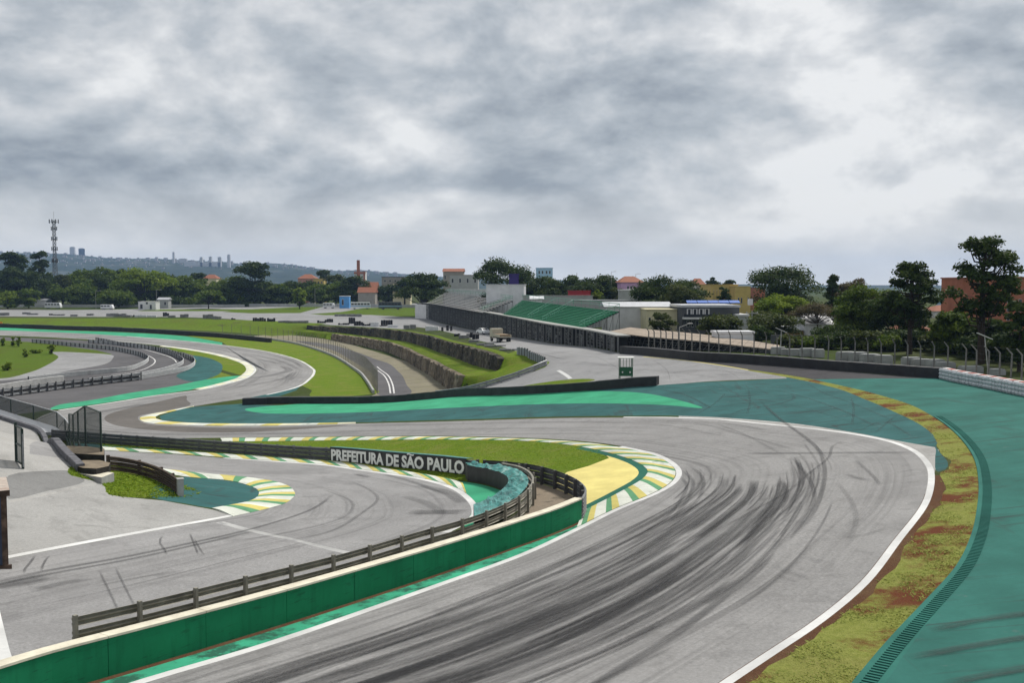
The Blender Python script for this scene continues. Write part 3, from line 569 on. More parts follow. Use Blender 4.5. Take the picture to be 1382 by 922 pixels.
# white wrapped tyre bundles
def bundles():
    Q = spl([(1267,511),(1320,522.5),(1382,535.5),(1450,550),(1540,570)]); a = arc(Q); p0 = Q[0]; org = Vector((p0[0], p0[1], zat(*p0))); root = thing('tyre_barrier', 'row of white wrapped tyre bundles topped with a red and white strip', 'tyre barrier', org)
    mw = plain('white_wrap', (.47,.49,.51), .6, .35, 0, .2, 3.5, (.20,.22,.24)); mr = plain('red_strip', (.45,.13,.10), .7, .3, 0, .2, 5); mw2 = plain('white_strip', (.62,.58,.56), .7, .3, 0, .1, 5)
    me = None; n = int(a[-1]/.72)
    b = MB()
    for k in range(3):
        z0 = k*.31; w = .315
        b.add([(-w,0.02,z0),(w,0.02,z0),(w,0,z0+.06),(-w,0,z0+.06),(-w,-.05,z0+.155),(w,-.05,z0+.155),(-w,0,z0+.25),(w,0,z0+.25),(-w,.02,z0+.305),(w,.02,z0+.305),(-w,.7,z0+.305),(w,.7,z0+.305),(-w,.7,z0),(w,.7,z0)],
              [(0,1,2,3),(3,2,5,4),(4,5,7,6),(6,7,9,8),(8,9,11,10),(10,11,13,12),(12,13,1,0),(0,3,4,6,8,10,12),(1,13,11,9,7,5,2)])
    for i in range(n):
        s = (i+.5)*.72; q = np.array([np.interp(s, a, Q[:,0]), np.interp(s, a, Q[:,1])]); q2 = np.array([np.interp(s+.3, a, Q[:,0]), np.interp(s+.3, a, Q[:,1])]); h = math.atan2(*(q2-q)[::-1]); l = Vector((q[0], q[1], zat(*q)))-org
        if me is None: o = b.build('tyre_bundle', mw, root); me = o.data; o.location = l; o.rotation_euler = (0,0,h)
        else: o = share('tyre_bundle', me, root, l+Vector((0,0,rnd.uniform(-.015,.015))), h+rnd.uniform(-.03,.03))
    for i in range(int(a[-1]/1.1)):
        t = np.linspace(i*1.1, i*1.1+1.08, 3); q = np.stack([np.interp(t, a, Q[:,0]), np.interp(t, a, Q[:,1])], 1)
        V, Fc = sweep(zpath(q)-np.array(org), [(.3,.93),(.3,.99),(.75,.99),(.75,.93)]); mobj('top_strip', V, Fc, mr if i % 2 else mw2, root)
    return Q
BQ = bundles()
# tall cranked-post fence on the right
def crank_fence():
    M = plain('fence_post_steel', (.17,.165,.155), .8, .25, 0, .25, 3); P = np.concatenate([resamp(offs(C2[near_i(C2,862,479.3):], 1.35), step=1.35), resamp(offs(BQ, 1.35), step=2.3)[1:]]); p0 = P[0]; org = Vector((p0[0], p0[1], zat(*p0)))
    root = thing('post_fence', 'line of tall cranked concrete posts with wires behind the tyre barrier', 'fence', org)
    b = MB(); b.bar((0,0,-.2),(0,0,2.75),.075,6,.065); b.bar((0,0,2.72),(0,-.42,3.2),.06,6,.05); me = None; tops = [[] for _ in range(6)]
    for i, p in enumerate(P):
        h = heading(P, i); l = Vector((p[0], p[1], zat(*p)))-org
        if me is None: o = b.build('post', M, root); me = o.data; o.location = l
        else: o = share('post', me, root, l)
        o.rotation_euler = (rnd.uniform(-.02,.02), rnd.uniform(-.03,.03), h)
        for k, z in enumerate((.5, 1.0, 1.5, 2.0, 2.5)): tops[k].append(l+Vector((0,0,z)))
        tops[5].append(l+Matrix.Rotation(h, 3, 'Z') @ Vector((0,-.4,3.17)))
    for tp in tops:
        w = MB()
        for p, q in zip(tp, tp[1:]): w.bar(p, q, .008, 3)
        w.build('wire', M_post, root)
    w = MB(); k = 3; a0 = P[k]
    return P
CF = crank_fence()
# far barriers on the left
W1 = spl([(130,460),(170,467.5),(209,473),(240,480),(258,486),(263,490.5),(260,496),(248,501.5),(209,509),(183,513.5)]); guard_rail('outer curved grey steel guard rail beside the far grass tip', W1, .88, 3, M_galvp, M_post, 2.0, 1)
W2 = spl([(120,463),(170,467),(202,471.5),(228,478.5),(243,485.5),(247.5,491),(235,498),(209,505.5),(170,512.5),(120,518)]); guard_rail('middle curved steel guard rail with short posts in the far lane bend', W2, .88, 3, M_galvp, M_post, 2.0, 1)
W3 = spl([(44,462.5),(104,468),(150,472.5),(175,477),(192,481.5),(200,486),(199,489.5),(189,495.5),(170,501.5),(130,505.5),(83,510),(39,515.5)]); guard_rail('inner curved pale steel guard rail enclosing the far gravel lot', W3, .88, 3, M_galvp, M_post, 2.0, 1)
W5 = spl([(83,515),(40,521),(3,527),(-40,533)]); barrier('concrete_barrier', 'short row of pale concrete barrier blocks behind the dark belted wall', 'barrier', W5, .5, 1.0, M_concgrey, 2.0, 1, 'block', None, .03)
W4 = spl([(183,513),(130,519),(83,524.5),(35,531),(-20,538)]); guard_rail('grey steel guard rail over the far black belted wall', offs(W4, 1.2), 1.35, 2, M_galv, M_post, 2.0, -1)
barrier('tyre_barrier', 'black belted tyre wall along the far service lane', 'tyre barrier', W4, .8, .95, M_black, 3.0, 1, 'segment', None, .03)
FT = spl([(-90,440.5),(0,442),(100,445.4),(200,449.4),(255,453),(300,456),(330,459),(364,462.5)]); barrier('tyre_barrier', 'very long black tyre wall under the far grass bank', 'tyre barrier', FT, .9, 1.15, M_black, 6.0, 1, 'segment', None, .06, step=3)
# pit fence and its foot wall
def pit_fence():
    Q = spl([(300,453.5),(340,456),(370,459.5),(400,464.5),(430,473),(460,485.5),(480,498.5),(498,515.5),(508,531)]); barrier('concrete_barrier', 'low pale concrete foot wall under the curved pit fence', 'barrier', offs(Q, -.25), .3, .5, M_concgrey, 5, -1, 'block', None, .01)
    Q = offs(Q, .15); P = resamp(Q, step=2.6); p0 = P[0]; org = Vector((p0[0], p0[1], zat(*p0))); root = thing('mesh_fence', 'tall curved wire mesh fence between far grass and sunken lane', 'fence', org)
    b = MB().bar((0,0,-.2),(0,0,3.4),.06,5); me = None
    for i, p in enumerate(P):
        l = Vector((p[0], p[1], zat(*p)))-org
        if me is None: o = b.build('post', M_postbrown, root); me = o.data; o.location = l
        else: share('post', me, root, l)
    Q3 = zpath(resamp(Q, step=1.3))-np.array(org); V, Fc = sweep(Q3, [(0,.5),(0,3.35)], False); mobj('mesh', V, Fc, M_mesh, root)
def meshmat(name, c, dens, cell):
    t = NT(name, .7, .2); t.b.inputs['Base Color'].default_value = col3(c); tr = t.N('ShaderNodeBsdfTransparent'); mx = t.N('ShaderNodeMixShader'); mx.inputs[0].default_value = dens
    out = t.nt.nodes['Material Output']; t.L(tr.outputs[0], mx.inputs[1]); t.L(t.b.outputs[0], mx.inputs[2]); t.L(mx.outputs[0], out.inputs[0]); return t.m
M_mesh = meshmat('wire_mesh', (.12,.12,.12), .07, .05); M_meshdark = meshmat('green_wire_mesh', (.012,.028,.025), .72, .05)
pit_fence()
G1 = spl([(588,535),(638,527.5),(677,516.5),(716,503),(738,493.5)]); guard_rail('grey steel guard rail at the foot of the grass slope by the retaining walls', G1, .72, 2, M_galv, M_post, 2.0, -1)
def palisade():
    Q = spl([(699,479),(716,485.5),(734,493)]); P = resamp(Q, step=1.1); p0 = P[0]; org = Vector((p0[0], p0[1], zat(*p0))); root = thing('palisade_fence', 'short grey steel panel fence on top of the grass slope', 'fence', org); M = plain('palisade_grey', (.25,.27,.30), .6, .3, .2, .15, 3)
    for i, p in enumerate(P):
        h = heading(P, i); l = Vector((p[0], p[1], zat(*p)))-org; o = MB().box((0,0,.5),(.82,.06,.95)).build('panel', M, root); o.location = l; o.rotation_euler = (0,0,h)
        o = MB().box((.55,0,.5),(.12,.14,1.1)).build('post', M_post, root); o.location = l; o.rotation_euler = (0,0,h)
palisade()
# retaining walls
def stonewall(name, ca, cb, dk):
    t = NT(name, .95, .05); p = t.geo()
    c = t.mix(t.ramp(t.noise(p, 1, 5, .65, (.9,.9,.25)), .35, .68), ca, cb)
    c = t.mix(t.ramp(t.noise(p, .12, 3, .5), .45, .62, 0, dk), c, (.028,.027,.025))
    c = t.mix(t.ramp(t.noise(p, 3.5, 4, .7), .62, .72, 0, .7), c, (.30,.28,.24)); c = t.mix(t.ramp(t.noise(p, .5, 5, .7), .60, .72, 0, .7), c, (.20,.115,.06))
    t.bump(t.noise(p, 4, 5, .7), .9, .12); return t.out(c)
M_stone = stonewall('stone_wall', (.035,.032,.027), (.15,.135,.105), .8); M_stone2 = stonewall('stone_wall_pale', (.09,.075,.055), (.30,.255,.19), .45)
def retaining(label, off, i0, i1, smat):
    q = resamp(BND[i0:i1], step=1.0); s = offs(q, off); ss = offs(q, off-.9); se = offs(q, off+1.0); zt = Zf(ss)+.02; zb = Zf(se)-.5; p0 = s[0]; org = np.array([p0[0], p0[1], zb[0]]); root = thing('retaining_wall', label, 'wall', org)
    n = len(s); k = 0
    seg = 6
    for a in range(0, n-1, seg):
        b_ = min(n-1, a+seg); V = []; Fc = []; m = 6; idx = range(a, b_+1)
        for i in idx:
            nrm = (se[i]-ss[i])/np.hypot(*(se[i]-ss[i]))
            for j in range(m):
                f = j/(m-1); j_ = 0 if j in (0,) else .10*math.sin(i*1.7+j*2.3)+rnd.uniform(-.14,.14); pt = s[i]+nrm*(.30*(1-f)+j_); V.append((pt[0], pt[1], zb[i]+(zt[i]+.12*math.sin(i*.8)+rnd.uniform(-.12,.14)-zb[i])*f))
            pt = ss[i]; V.append((pt[0], pt[1], zt[i]+.04))
        m += 1; c = len(idx)
        Fc = [(i*m+j, (i+1)*m+j, (i+1)*m+j+1, i*m+j+1) for i in range(c-1) for j in range(m-1)]; Fc += [tuple(range(m)), tuple(range((c-1)*m+m-1, (c-1)*m-1, -1))]; mobj('wall_section', np.array(V)-org, Fc, smat, root)
retaining('upper dark stained stone retaining wall below the plateau edge', .45, 4, 13, M_stone)
retaining('lower pale and rusty stone retaining wall above the sunken lane', .45+LEDGE, 4, 12, M_stone2)
# drain along the right-hand grass strip
def drain():
    Q = sect(GS_R, (1260,563), (1040,1075)); p0 = Q[-1]; org = np.array([p0[0], p0[1], zat(*p0)]); root = thing('drain_channel', 'green painted slotted drain channel between grass strip and run-off', 'drain', org)
    Mg = paint('drain_green', (.034,.145,.118), (.03,.06,.05), .62, .12)
    # Q runs toward the camera: right of the photo is the left side of travel
    for a, b_, nm in ((.0, .16, 'lip'), (.50, .72, 'lip')):
        V, Fc = sweep(zpath(resamp(Q, step=.6))-org, [(a,-.12),(a,.045),(b_,.045),(b_,-.12)]); mobj(nm, V, Fc, Mg, root)
    V, Fc = sweep(zpath(resamp(Q, step=.6))-org, [(.16,-.10),(.16,.006),(.50,.006),(.50,-.10)]); mobj('channel', V, Fc, plain('drain_dark', (.014,.045,.038), .9, .1), root)
    P = resamp(Q[::-1], step=.17); b = MB().box((0,0,.02),(.075,.34,.04)); me = None; rest = MB(); nrm = offs(P, -.33)
    for i, p in enumerate(nrm):
        h = heading(P, i); z = zat(*p)
        if i < 280:
            l = Vector((p[0], p[1], z))-Vector(org)
            if me is None: o = b.build('slat', Mg, root); me = o.data; o.location = l; o.rotation_euler = (0,0,h)
            else: share('slat', me, root, l, h)
        else: rest.box((p[0]-org[0], p[1]-org[1], z+.02-org[2]), (.075,.34,.04), h)
    if rest.v: tag(rest.build('slat_row', Mg, root), kind='stuff')
drain()
# marshal box
def marshal():
    mg = plain('marshal_green', (.012,.085,.035), .6, .35, 0, .15, 3); p = P2(848, 517.5); p = p+np.array([0.0, 2.2]); d = p[1]; root = thing('marshal_box', 'small green marshal post with pale roof on legs behind the tyre barrier', 'marshal box', (p[0], p[1], zat(*p)))
    w = 1.22; z1 = 2.2
    for a in (-1,1):
        for b in (-1,1): MB().box((a*w/2, b*.5, 1.06), (.07,.07,2.16)).build('leg', mg, root)
    MB().box((0,-.5,.80),(w-.08,.04,.82)).build('panel', mg, root); MB().box((0,.5,.80),(w-.08,.04,.82)).build('panel', mg, root)
    for a in (-1,1): MB().box((a*w/2,0,.80),(.04,.92,.82)).build('panel', mg, root)
    MB().box((0,0,.42),(w-.1,.9,.06)).build('floor', mg, root); MB().box((0,0,2.19),(w+.35,1.4,.07)).build('roof', plain('pale_roof', (.6,.6,.57), .7), root)
    for x in (-.3, 0, .3): MB().box((x,-.5,1.65),(.04,.04,.95)).build('bar', mg, root)
    for x in (-.38, .36): MB().box((x,-.53,.78),(.12,.02,.16)).build('plate', MATS['white_paint'], root)
marshal()
# ---------------------------------------------------------------- left foreground: parapet, fence, gate, slabs, inner rail, rusty box
M_dkgreen = plain('dark_green_steel', (.012,.030,.024), .5, .4, 0, .2, 4); M_walk = plain('pale_walkway', (.36,.37,.385), .8, .2, 0, .1, 1.5); M_parapet = plain('parapet_concrete', (.13,.13,.14), .9, .1, 0, .25, 3, (.06,.06,.065))
PAR = spl([(-60,545),(0,566),(30,576),(45,581),(54,588),(78,611),(103,637)])
barrier('parapet', 'low grey concrete parapet of short blocks edging the pale apron', 'parapet', PAR, .42, .38, M_parapet, 2.2, 1, 'block', None, .015)
def walkway():
    q = offs(sect(PAR, (-60,545), (54,588)), .44); V, Fc = sweep(zpath(resamp(q, step=.8)), [(0,-.2),(0,.30),(1.5,.30),(1.5,-.2)]); o = mobj('walkway', V, Fc, M_walk); tag(o, kind='structure')
walkway()
def left_fence():
    Q = offs(resamp(sect(PAR, (-60,545), (103,634)), step=.5), 2.0); a = arc(Q); p0 = Q[0]; org = Vector((p0[0], p0[1], zat(*p0))); root = thing('mesh_fence', 'dark green mesh fence with tall panels beside the parapet', 'fence', org)
    n = 11; s = np.linspace(0, a[-1]-2.8, n); pts = [np.array([np.interp(t, a, Q[:,0]), np.interp(t, a, Q[:,1])]) for t in s]; brk = 6
    for i in range(n):
        H = 2.9 if i >= brk else 2.0; p = pts[i]; l = Vector((p[0], p[1], zat(*p)))-org; o = MB().box((0,0,H/2-.4),(.09,.09,H+.8)).build('post', M_dkgreen, root); o.location = l
        if i == n-1: break
        q = pts[i+1]; m = Vector((q[0], q[1], zat(*q)))-org; z0 = .18
        V = [l+Vector((0,0,z0)), m+Vector((0,0,z0)), m+Vector((0,0,H)), l+Vector((0,0,H))]; pn = mobj('mesh_panel', V, [(0,1,2,3)], M_meshdark, root)
        MB().bar(V[0], V[1], .035, 4).build('bottom_rail', M_dkgreen, pn); MB().bar(V[3]+Vector((0,0,.02)), V[2]+Vector((0,0,.02)), .05, 4).build('top_rail', M_walk if i < brk else M_dkgreen, pn)
        MB().box((l+m)/2+Vector((0,0,.0)), ((m-l).length-.05,.05,.5), math.atan2((m-l).y, (m-l).x)).build('kick_plate', M_dkgreen, pn)
        if i < brk: MB().bar(V[0], V[2], .025, 4).build('brace', M_dkgreen, pn)
left_fence()
def gate():
    a, b = P3(22,623), P3(31,633); d = b-a; h = math.atan2(d.y, d.x); root = thing('gate', 'narrow dark green mesh gate standing open on the pale apron', 'gate', a, h); L = math.hypot(d.x, d.y); dz = d.z; H = 1.95
    for x, nm in ((0,'post'),(L,'post')): MB().box((x,0,H/2+dz*x/L),(.11,.11,H)).build(nm, M_dkgreen, root)
    for z in (.12, 1.0, H-.08): MB().box((L/2,0,z+dz/2),(L-.11,.06,.07)).build('rail', M_dkgreen, root)
    mobj('mesh', [(0.06,0,.12),(L-.06,0,.12+dz),(L-.06,0,H-.1+dz),(.06,0,H-.1)], [(0,1,2,3)], M_meshdark, root); MB().box((L+.09,0,.9+dz),(.05,.05,1.6)).build('drop_bolt', M_galv, root)
gate()
def slab(name, label, px, h, mtop, mside, cover=None):
    z = zat(*P2(*px[0]))+h; Q = [np.array(at_z(u, v, z-CAMZ)) for u, v in px]; c = np.mean(Q, 0); org = Vector((c[0], c[1], z)); root = thing(name, label, 'slab', org); n = len(Q); g = [np.array(q)-c for q in Q]
    V = [(p[0], p[1], 0) for p in g]+[(p[0], p[1], -.6-h*2.2) for p in g]; area = sum(g[i][0]*g[(i+1) % n][1]-g[(i+1) % n][0]*g[i][1] for i in range(n)); top = tuple(range(n)) if area > 0 else tuple(range(n-1,-1,-1))
    mobj('block', V, [top]+[(i, (i+1) % n, n+(i+1) % n, n+i) for i in range(n)], mside, root); mobj('top', [(p[0]*.985, p[1]*.985, .006) for p in g], [top], mtop, root)
    if cover is not None:
        b = MB(); k = 20; b.add([(.33*math.cos(t*2*math.pi/k), .33*math.sin(t*2*math.pi/k), e) for e in (.008,.04) for t in range(k)], [tuple(range(k,2*k))]+[(i,(i+1)%k,k+(i+1)%k,k+i) for i in range(k)]); b.build('cover', cover, root)
    return root
M_brown = plain('brown_dirt_top', (.20,.165,.12), .95, .1, 0, .25, 2, (.11,.09,.07)); M_darkconc = plain('dark_concrete', (.035,.033,.03), .95, .1, 0, .3, 2)  # plain dark concrete for the slab sides and the manhole cover
slab('concrete_platform', 'dirt topped dark concrete platform beside the end of the mesh fence', [(88,612),(141,614.5),(141,606),(120,603),(90,602)], .25, M_brown, M_darkconc)
slab('concrete_platform', 'rounded brown slab with a sunken hatch above the manhole slab', [(101,629),(112,632),(130,633),(147,629.5),(149,625),(135,621.5),(112,621.5),(103,624)], .22, M_brown, M_darkconc, None)
slab('manhole_slab', 'white concrete slab with a round dark manhole cover on the grass', [(104,639),(137,645),(154,638.5),(122,634)], -.02, M_coping, M_concgrey, M_darkconc)
RB = spl([(147,636),(160,637),(180,640),(205,647),(226,657),(243,669)]); guard_rail('short rusty dark guard rail curving on the grass inside the hairpin', RB, .82, 3, M_rust, M_rust, 1.8, -1, postw=.15)
def rb_end():
    p = P2(243.5,669.5); o = thing('end_post', 'stubby grey concrete post at the end of the rusty guard rail', 'post', (p[0], p[1], zat(*p))); MB().box((0,0,.4),(.28,.4,.95),.5).build('block', M_concgrey, o); MB().box((0,0,.885),(.34,.46,.04),.5).build('cap', M_concgrey, o)
rb_end()
def rusty_box():
    p = P2(13.5,768); z = zat(*p); root = thing('steel_box', 'rusty steel framed box with dark blue side panel on the asphalt', 'container', (p[0], p[1], z), R(29)); mr = plain('rust_brown', (.065,.045,.035), .85, .2, .1, .4, 4, (.22,.15,.11)); mb = plain('panel_blue', (.035,.055,.105), .55, .35, 0, .3, 1.6, (.02,.03,.05)); mt = plain('box_top', (.42,.36,.31), .85, .2, 0, .2, 4, (.20,.09,.05))
    w, dp, H = 2.4, 2.6, 2.72
    MB().box((-w/2-.1,.04,H/2),(w-.1,.06,H-.2)).build('side_panel', mb, root); MB().box((-.06,dp/2,H/2),(.05,dp-.3,H-.2)).build('end_panel', mr, root)
    for x in (-.16, -w): 
        for y in (.05, dp): MB().box((x+.02,y,H/2),(.17,.16,H)).build('corner_post', mr, root)
    MB().box((-w/2,dp/2,H+.02),(w+.1,dp+.1,.05)).build('top', mt, root)
    for y in (-.03, dp+.03): MB().box((-w/2,y,H-.06),(w+.12,.08,.2)).build('top_rail', mr, root)
    MB().box((-w/2,-.03,.06),(w+.12,.08,.18)).build('bottom_rail', mr, root)
rusty_box()
# ---------------------------------------------------------------- rubber marks on the asphalt
def markmat():
    t = NT('tyre_rubber', .75, .3); t.b.inputs['Base Color'].default_value = (.022,.022,.024,1); a = t.attr('lane'); sp_ = t.N('ShaderNodeSeparateXYZ'); t.L(a.outputs['Vector'], sp_.inputs[0])
    n1 = t.noise(a.outputs['Vector'], 1, 4, .65, (.25, 2.6, 1)); n2 = t.noise(t.geo(), 9, 3, .7)
    ed = t.math('SUBTRACT', 1, t.math('POWER', t.math('ABSOLUTE', sp_.outputs[1], 0), 5)); al = t.math('MULTIPLY', ed, t.math('MULTIPLY', t.ramp(n1, .30, .62, .35, 1), t.ramp(n2, .3, .7, .55, 1))); al = t.math('MULTIPLY', al, t.math('MULTIPLY', sp_.outputs[2], .62))
    tr = t.N('ShaderNodeBsdfTransparent'); mx = t.N('ShaderNodeMixShader'); t.L(al, mx.inputs[0]); t.L(tr.outputs[0], mx.inputs[1]); t.L(t.b.outputs[0], mx.inputs[2]); t.L(mx.outputs[0], t.nt.nodes['Material Output'].inputs[0]); return t.m
M_mark = markmat()
TRK = {o.data.materials[0].name: o for o in GROUND['race_track']}; TR_A, TR_B = TRK['track_asphalt'], TRK['track_asphalt_two']
TEALS = GROUND['painted_runoff']
def mark(Q, w, al, parent, taper=1.0, dz=.014, name='tyre_mark'):
    Q = resamp(Q, step=.7); n = len(Q); s = arc(Q); V = []; A = []; m = 5; so_ = rnd.uniform(0, 300); ww = w*.5
    for j in range(m):
        v = -1+2*j/(m-1); q = offs(Q, v*ww); z = Zf(q)+dz
        for i in range(n):
            f = i/(n-1); e = min(1, f/.12, (1-f)/.12) if taper else 1; V.append((q[i,0], q[i,1], z[i])); A.append((s[i]+so_, v, al*e))
    Fc = [(j*n+i, j*n+i+1, (j+1)*n+i+1, (j+1)*n+i) for j in range(m-1) for i in range(n-1)]
    o = mobj(name, V, [f[::-1] for f in Fc], M_mark, parent); at = o.data.attributes.new('lane', 'FLOAT_VECTOR', 'POINT'); at.data.foreach_set('vector', np.array(A, np.float32).ravel()); return o
def pmark(px, w, al, parent, **k): return mark(spl(px), w, al, parent, **k)
GD = [resamp(spl(g), 60) for g in ([(130,962),(300,908),(480,852),(640,794),(760,746),(850,706),(905,676),(928,652),(925,632)], [(330,945),(520,885),(700,820),(820,766),(900,722),(950,690),(985,662),(992,640)], [(540,945),(720,882),(850,821),(950,760),(1005,715),(1035,682),(1046,655)], [(690,945),(820,890),(930,836),(1030,770),(1080,715),(1105,665),(1108,630),(1085,598)])]
def lane(f):
    f = min(max(f, 0), .999)*3; i = int(f); return GD[i]*(1-(f-i))+GD[i+1]*(f-i)
r2 = random.Random(21)
for k in range(125):
    f0 = r2.triangular(.0, 1.0, .5); f1 = f0+r2.gauss(0, .06); t0 = r2.uniform(-.25, .66); t1 = min(1, t0+r2.uniform(.18, .6)); t0 = max(0, t0); a, b = int(t0*59), max(int(t1*59), int(t0*59)+5); a0, b0 = lane(f0), lane(f1); s = np.linspace(0, 1, 60)[:,None]; Q = (a0*(1-s)+b0*s)[a:b+1]
    mark(Q, r2.choice((.22,.26,.3,.34,.5)), r2.uniform(.2, .5) if r2.random() < .85 else .8, TR_A, dz=.012+.0002*k)
for k in range(130):     # thin crisp single-tyre lines
    f0 = r2.uniform(.02, 1.0); f1 = f0+r2.gauss(0, .09); t0 = r2.uniform(-.2, .8); t1 = min(1, t0+r2.uniform(.12, .45)); t0 = max(0, t0); a, b = int(t0*59), max(int(t1*59), int(t0*59)+5); b = min(b, 59); a = min(a, b-4); a0, b0 = lane(f0), lane(f1); s = np.linspace(0, 1, 60)[:,None]; Q = (a0*(1-s)+b0*s)[a:b+1]; al = r2.uniform(.35, .95)
    mark(Q, r2.uniform(.07, .16), al, TR_A, dz=.03+.0001*k)
    if r2.random() < .35: mark(offs(Q, r2.choice((-1,1))*r2.uniform(.25,1.5)), r2.uniform(.07,.14), al*.8, TR_A, dz=.031+.0001*k)
for k in range(10):      # broad soft rubbered band
    f0 = r2.uniform(.28, .78); t0 = r2.uniform(.0, .5); a, b = int(t0*59), min(59, int((t0+r2.uniform(.25,.5))*59)); mark(lane(f0)[a:b+1], r2.uniform(.9, 1.8), r2.uniform(.06, .13), TR_A, dz=.008+.0001*k)
for px, w, al in [([(1025,540.5),(1055,568),(1080,586),(1103,606),(1112,626),(1111,657),(1096,695),(1068,728)], .26, .95), ([(1068,616),(1087,640),(1098,660),(1098,677),(1085,703),(1060,735)], .24, .8), ([(1144,594),(1126,601),(1118,619),(1093,639),(1063,665),(1017,690),(960,722)], .2, .7),
  ([(1002,612.7),(1060,612.4),(1120,612),(1190,611.6),(1236,611.8)], .42, .95), ([(1055,649),(1061.6,665),(1059,680),(1052,690)], .25, .7), ([(1154,621),(1177,642),(1189,657)], .2, .6), ([(918,644),(927,655),(916,680),(901,698),(860,725)], .22, .85), ([(922,636),(935,650),(930,672),(905,705)], .25, .7),
  ([(925,625),(948,645),(945,670),(915,705),(870,738)], .22, .6), ([(1044,748),(1010,782),(978,806),(915,855),(809,922),(740,965)], .36, .85), ([(1130,652),(1150,680),(1155,710),(1140,740)], .25, .35), ([(966,572),(1000,585),(1030,600),(1062,618)], .2, .5), ([(880,568),(940,572),(1010,590),(1075,608)], .2, .55), ([(690,572),(800,571),(900,575),(980,590)], .25, .45), ([(560,580),(700,579),(800,582),(880,590)], .25, .4),
  ([(845,568),(920,568.5),(985,573),(1040,582)], .5, .5), ([(1075,600),(1100,592),(1125,593)], .18, .5), ([(1140,640),(1165,648),(1178,650)], .35, .6), ([(1205,640),(1240,634)], .25, .5), ([(1130,728),(1165,724),(1200,712)], .18, .5)]: pmark(px, w, al, TR_A, dz=.045)
M_tealR = max(TEALS, key=lambda o: max(v.co.x for v in o.data.vertices))
for px in ([(1252,853),(1310,839.5),(1382,829),(1440,822)], [(1222,889.5),(1310,873),(1382,861.5),(1440,853)], [(1270,925),(1330,913),(1382,904),(1440,896)]): pmark(px, .34, .85, M_tealR, dz=.03); pmark([(u+4, v+3) for u, v in px], .2, .6, M_tealR, dz=.032)
M_tealC = [o for o in TEALS if o.data.materials[0].name == 'teal_paint']; M_tealC = max(M_tealC, key=lambda o: len(o.data.polygons))
for px, w, al in [([(985,560),(1010,552),(1050,546),(1072,538),(1068,532)], .3, .6), ([(885,525),(920,532),(950,546),(960,552)], .3, .6), ([(940,560),(965,545),(980,530)], .22, .5), ([(1010,525),(1012,545),(1008,560)], .22, .5), ([(1040,525),(1080,535),(1130,552),(1190,580)], .25, .5), ([(960,530),(1020,525),(1080,524)], .25, .4), ([(1085,515),(1110,530),(1150,545),(1210,570)], .22, .45), ([(1150,575),(1152,550),(1148,536)], .2, .5), ([(1180,586),(1215,560),(1225,565)], .2, .45), ([(1100,560),(1140,548),(1165,545)], .2, .5), ([(1160,582),(1190,570),(1232,590)], .2, .5), ([(880,526),(980,533),(1070,548),(1150,570)], .22, .35)]: pmark(px, w, al, M_tealC, dz=.03)
for px, w, al in [([(-30,792),(60,772),(152,756),(253,735),(350,712),(421,688),(450,668)], .22, .9), ([(-30,797),(60,777),(152,760.5),(253,739),(350,716)], .22, .9), ([(-30,796),(20,788),(70,777)], 1.0, .9), ([(40,800),(85,788),(130,781)], .4, .7), ([(300,733),(376,722),(457,702),(477,681),(462,671),(434,661)], .22, .5), ([(360,735),(440,720),(490,692),(510,674),(497,661),(467,648)], .22, .55), ([(33,822),(130,802),(250,773),(350,748),(430,728)], .1, .7), ([(134,771),(148,800),(162,830)], .09, .8), ([(156,767),(170,796),(185,825)], .09, .8),
  ([(48,750),(40,762),(34,768),(32,776)], .1, 1), ([(68,750),(58,762),(56,774)], .1, 1), ([(220,724),(215,732),(222,742),(226,750)], .1, 1), ([(256,720),(262,735),(268,750)], .1, 1), ([(262,728),(270,742),(276,751)], .1, 1), ([(265,750),(282,752)], .45, 1), ([(548,692),(590,692),(632,692)], 1.5, .85), ([(560,655),(600,664),(626,680)], .8, .7), ([(515,640),(560,652),(600,668)], .4, .6), ([(380,763),(400,765)], .5, .8), ([(405,762),(422,760)], .3, .7), ([(478,640),(500,645)], .5, .8), ([(545,670),(575,680),(600,695)], .7, .5), ([(120,795),(180,782),(240,772)], .2, .5)]: pmark(px, w, al, TR_B, dz=.03)
for px, w, al in [([(410,497),(395,488),(360,478),(300,470),(230,462)], .9, .6), ([(405,500),(385,490),(350,481),(290,473)], 1.2, .5), ([(330,512),(360,508),(390,500),(380,494)], 1.8, .6), ([(300,525),(340,520),(380,512),(400,502)], 1.2, .5), ([(200,458),(120,453),(40,450)], 1.5, .5), ([(110,560),(150,554),(200,545)], 2.2, .55), ([(90,578),(200,586),(350,586),(520,582)], 1.0, .5), ([(230,464),(160,459),(80,455),(10,452)], 1.2, .6), ([(320,488),(345,485),(380,492)], 1.5, .5)]: pmark(px, w, al, TR_A, dz=.04)
for px, w, al in [([(1048,768),(1075,777),(1098,785)], .3, .4), ([(1040,774),(1066,784),(1082,789)], .3, .4), ([(1085,752),(1105,760),(1125,762)], .25, .4), ([(1032,705),(1015,735),(960,800)], .5, .25)]: pmark(px, w, al, TR_A, dz=.05)
PLAT = GROUND['plateau_road'][0]
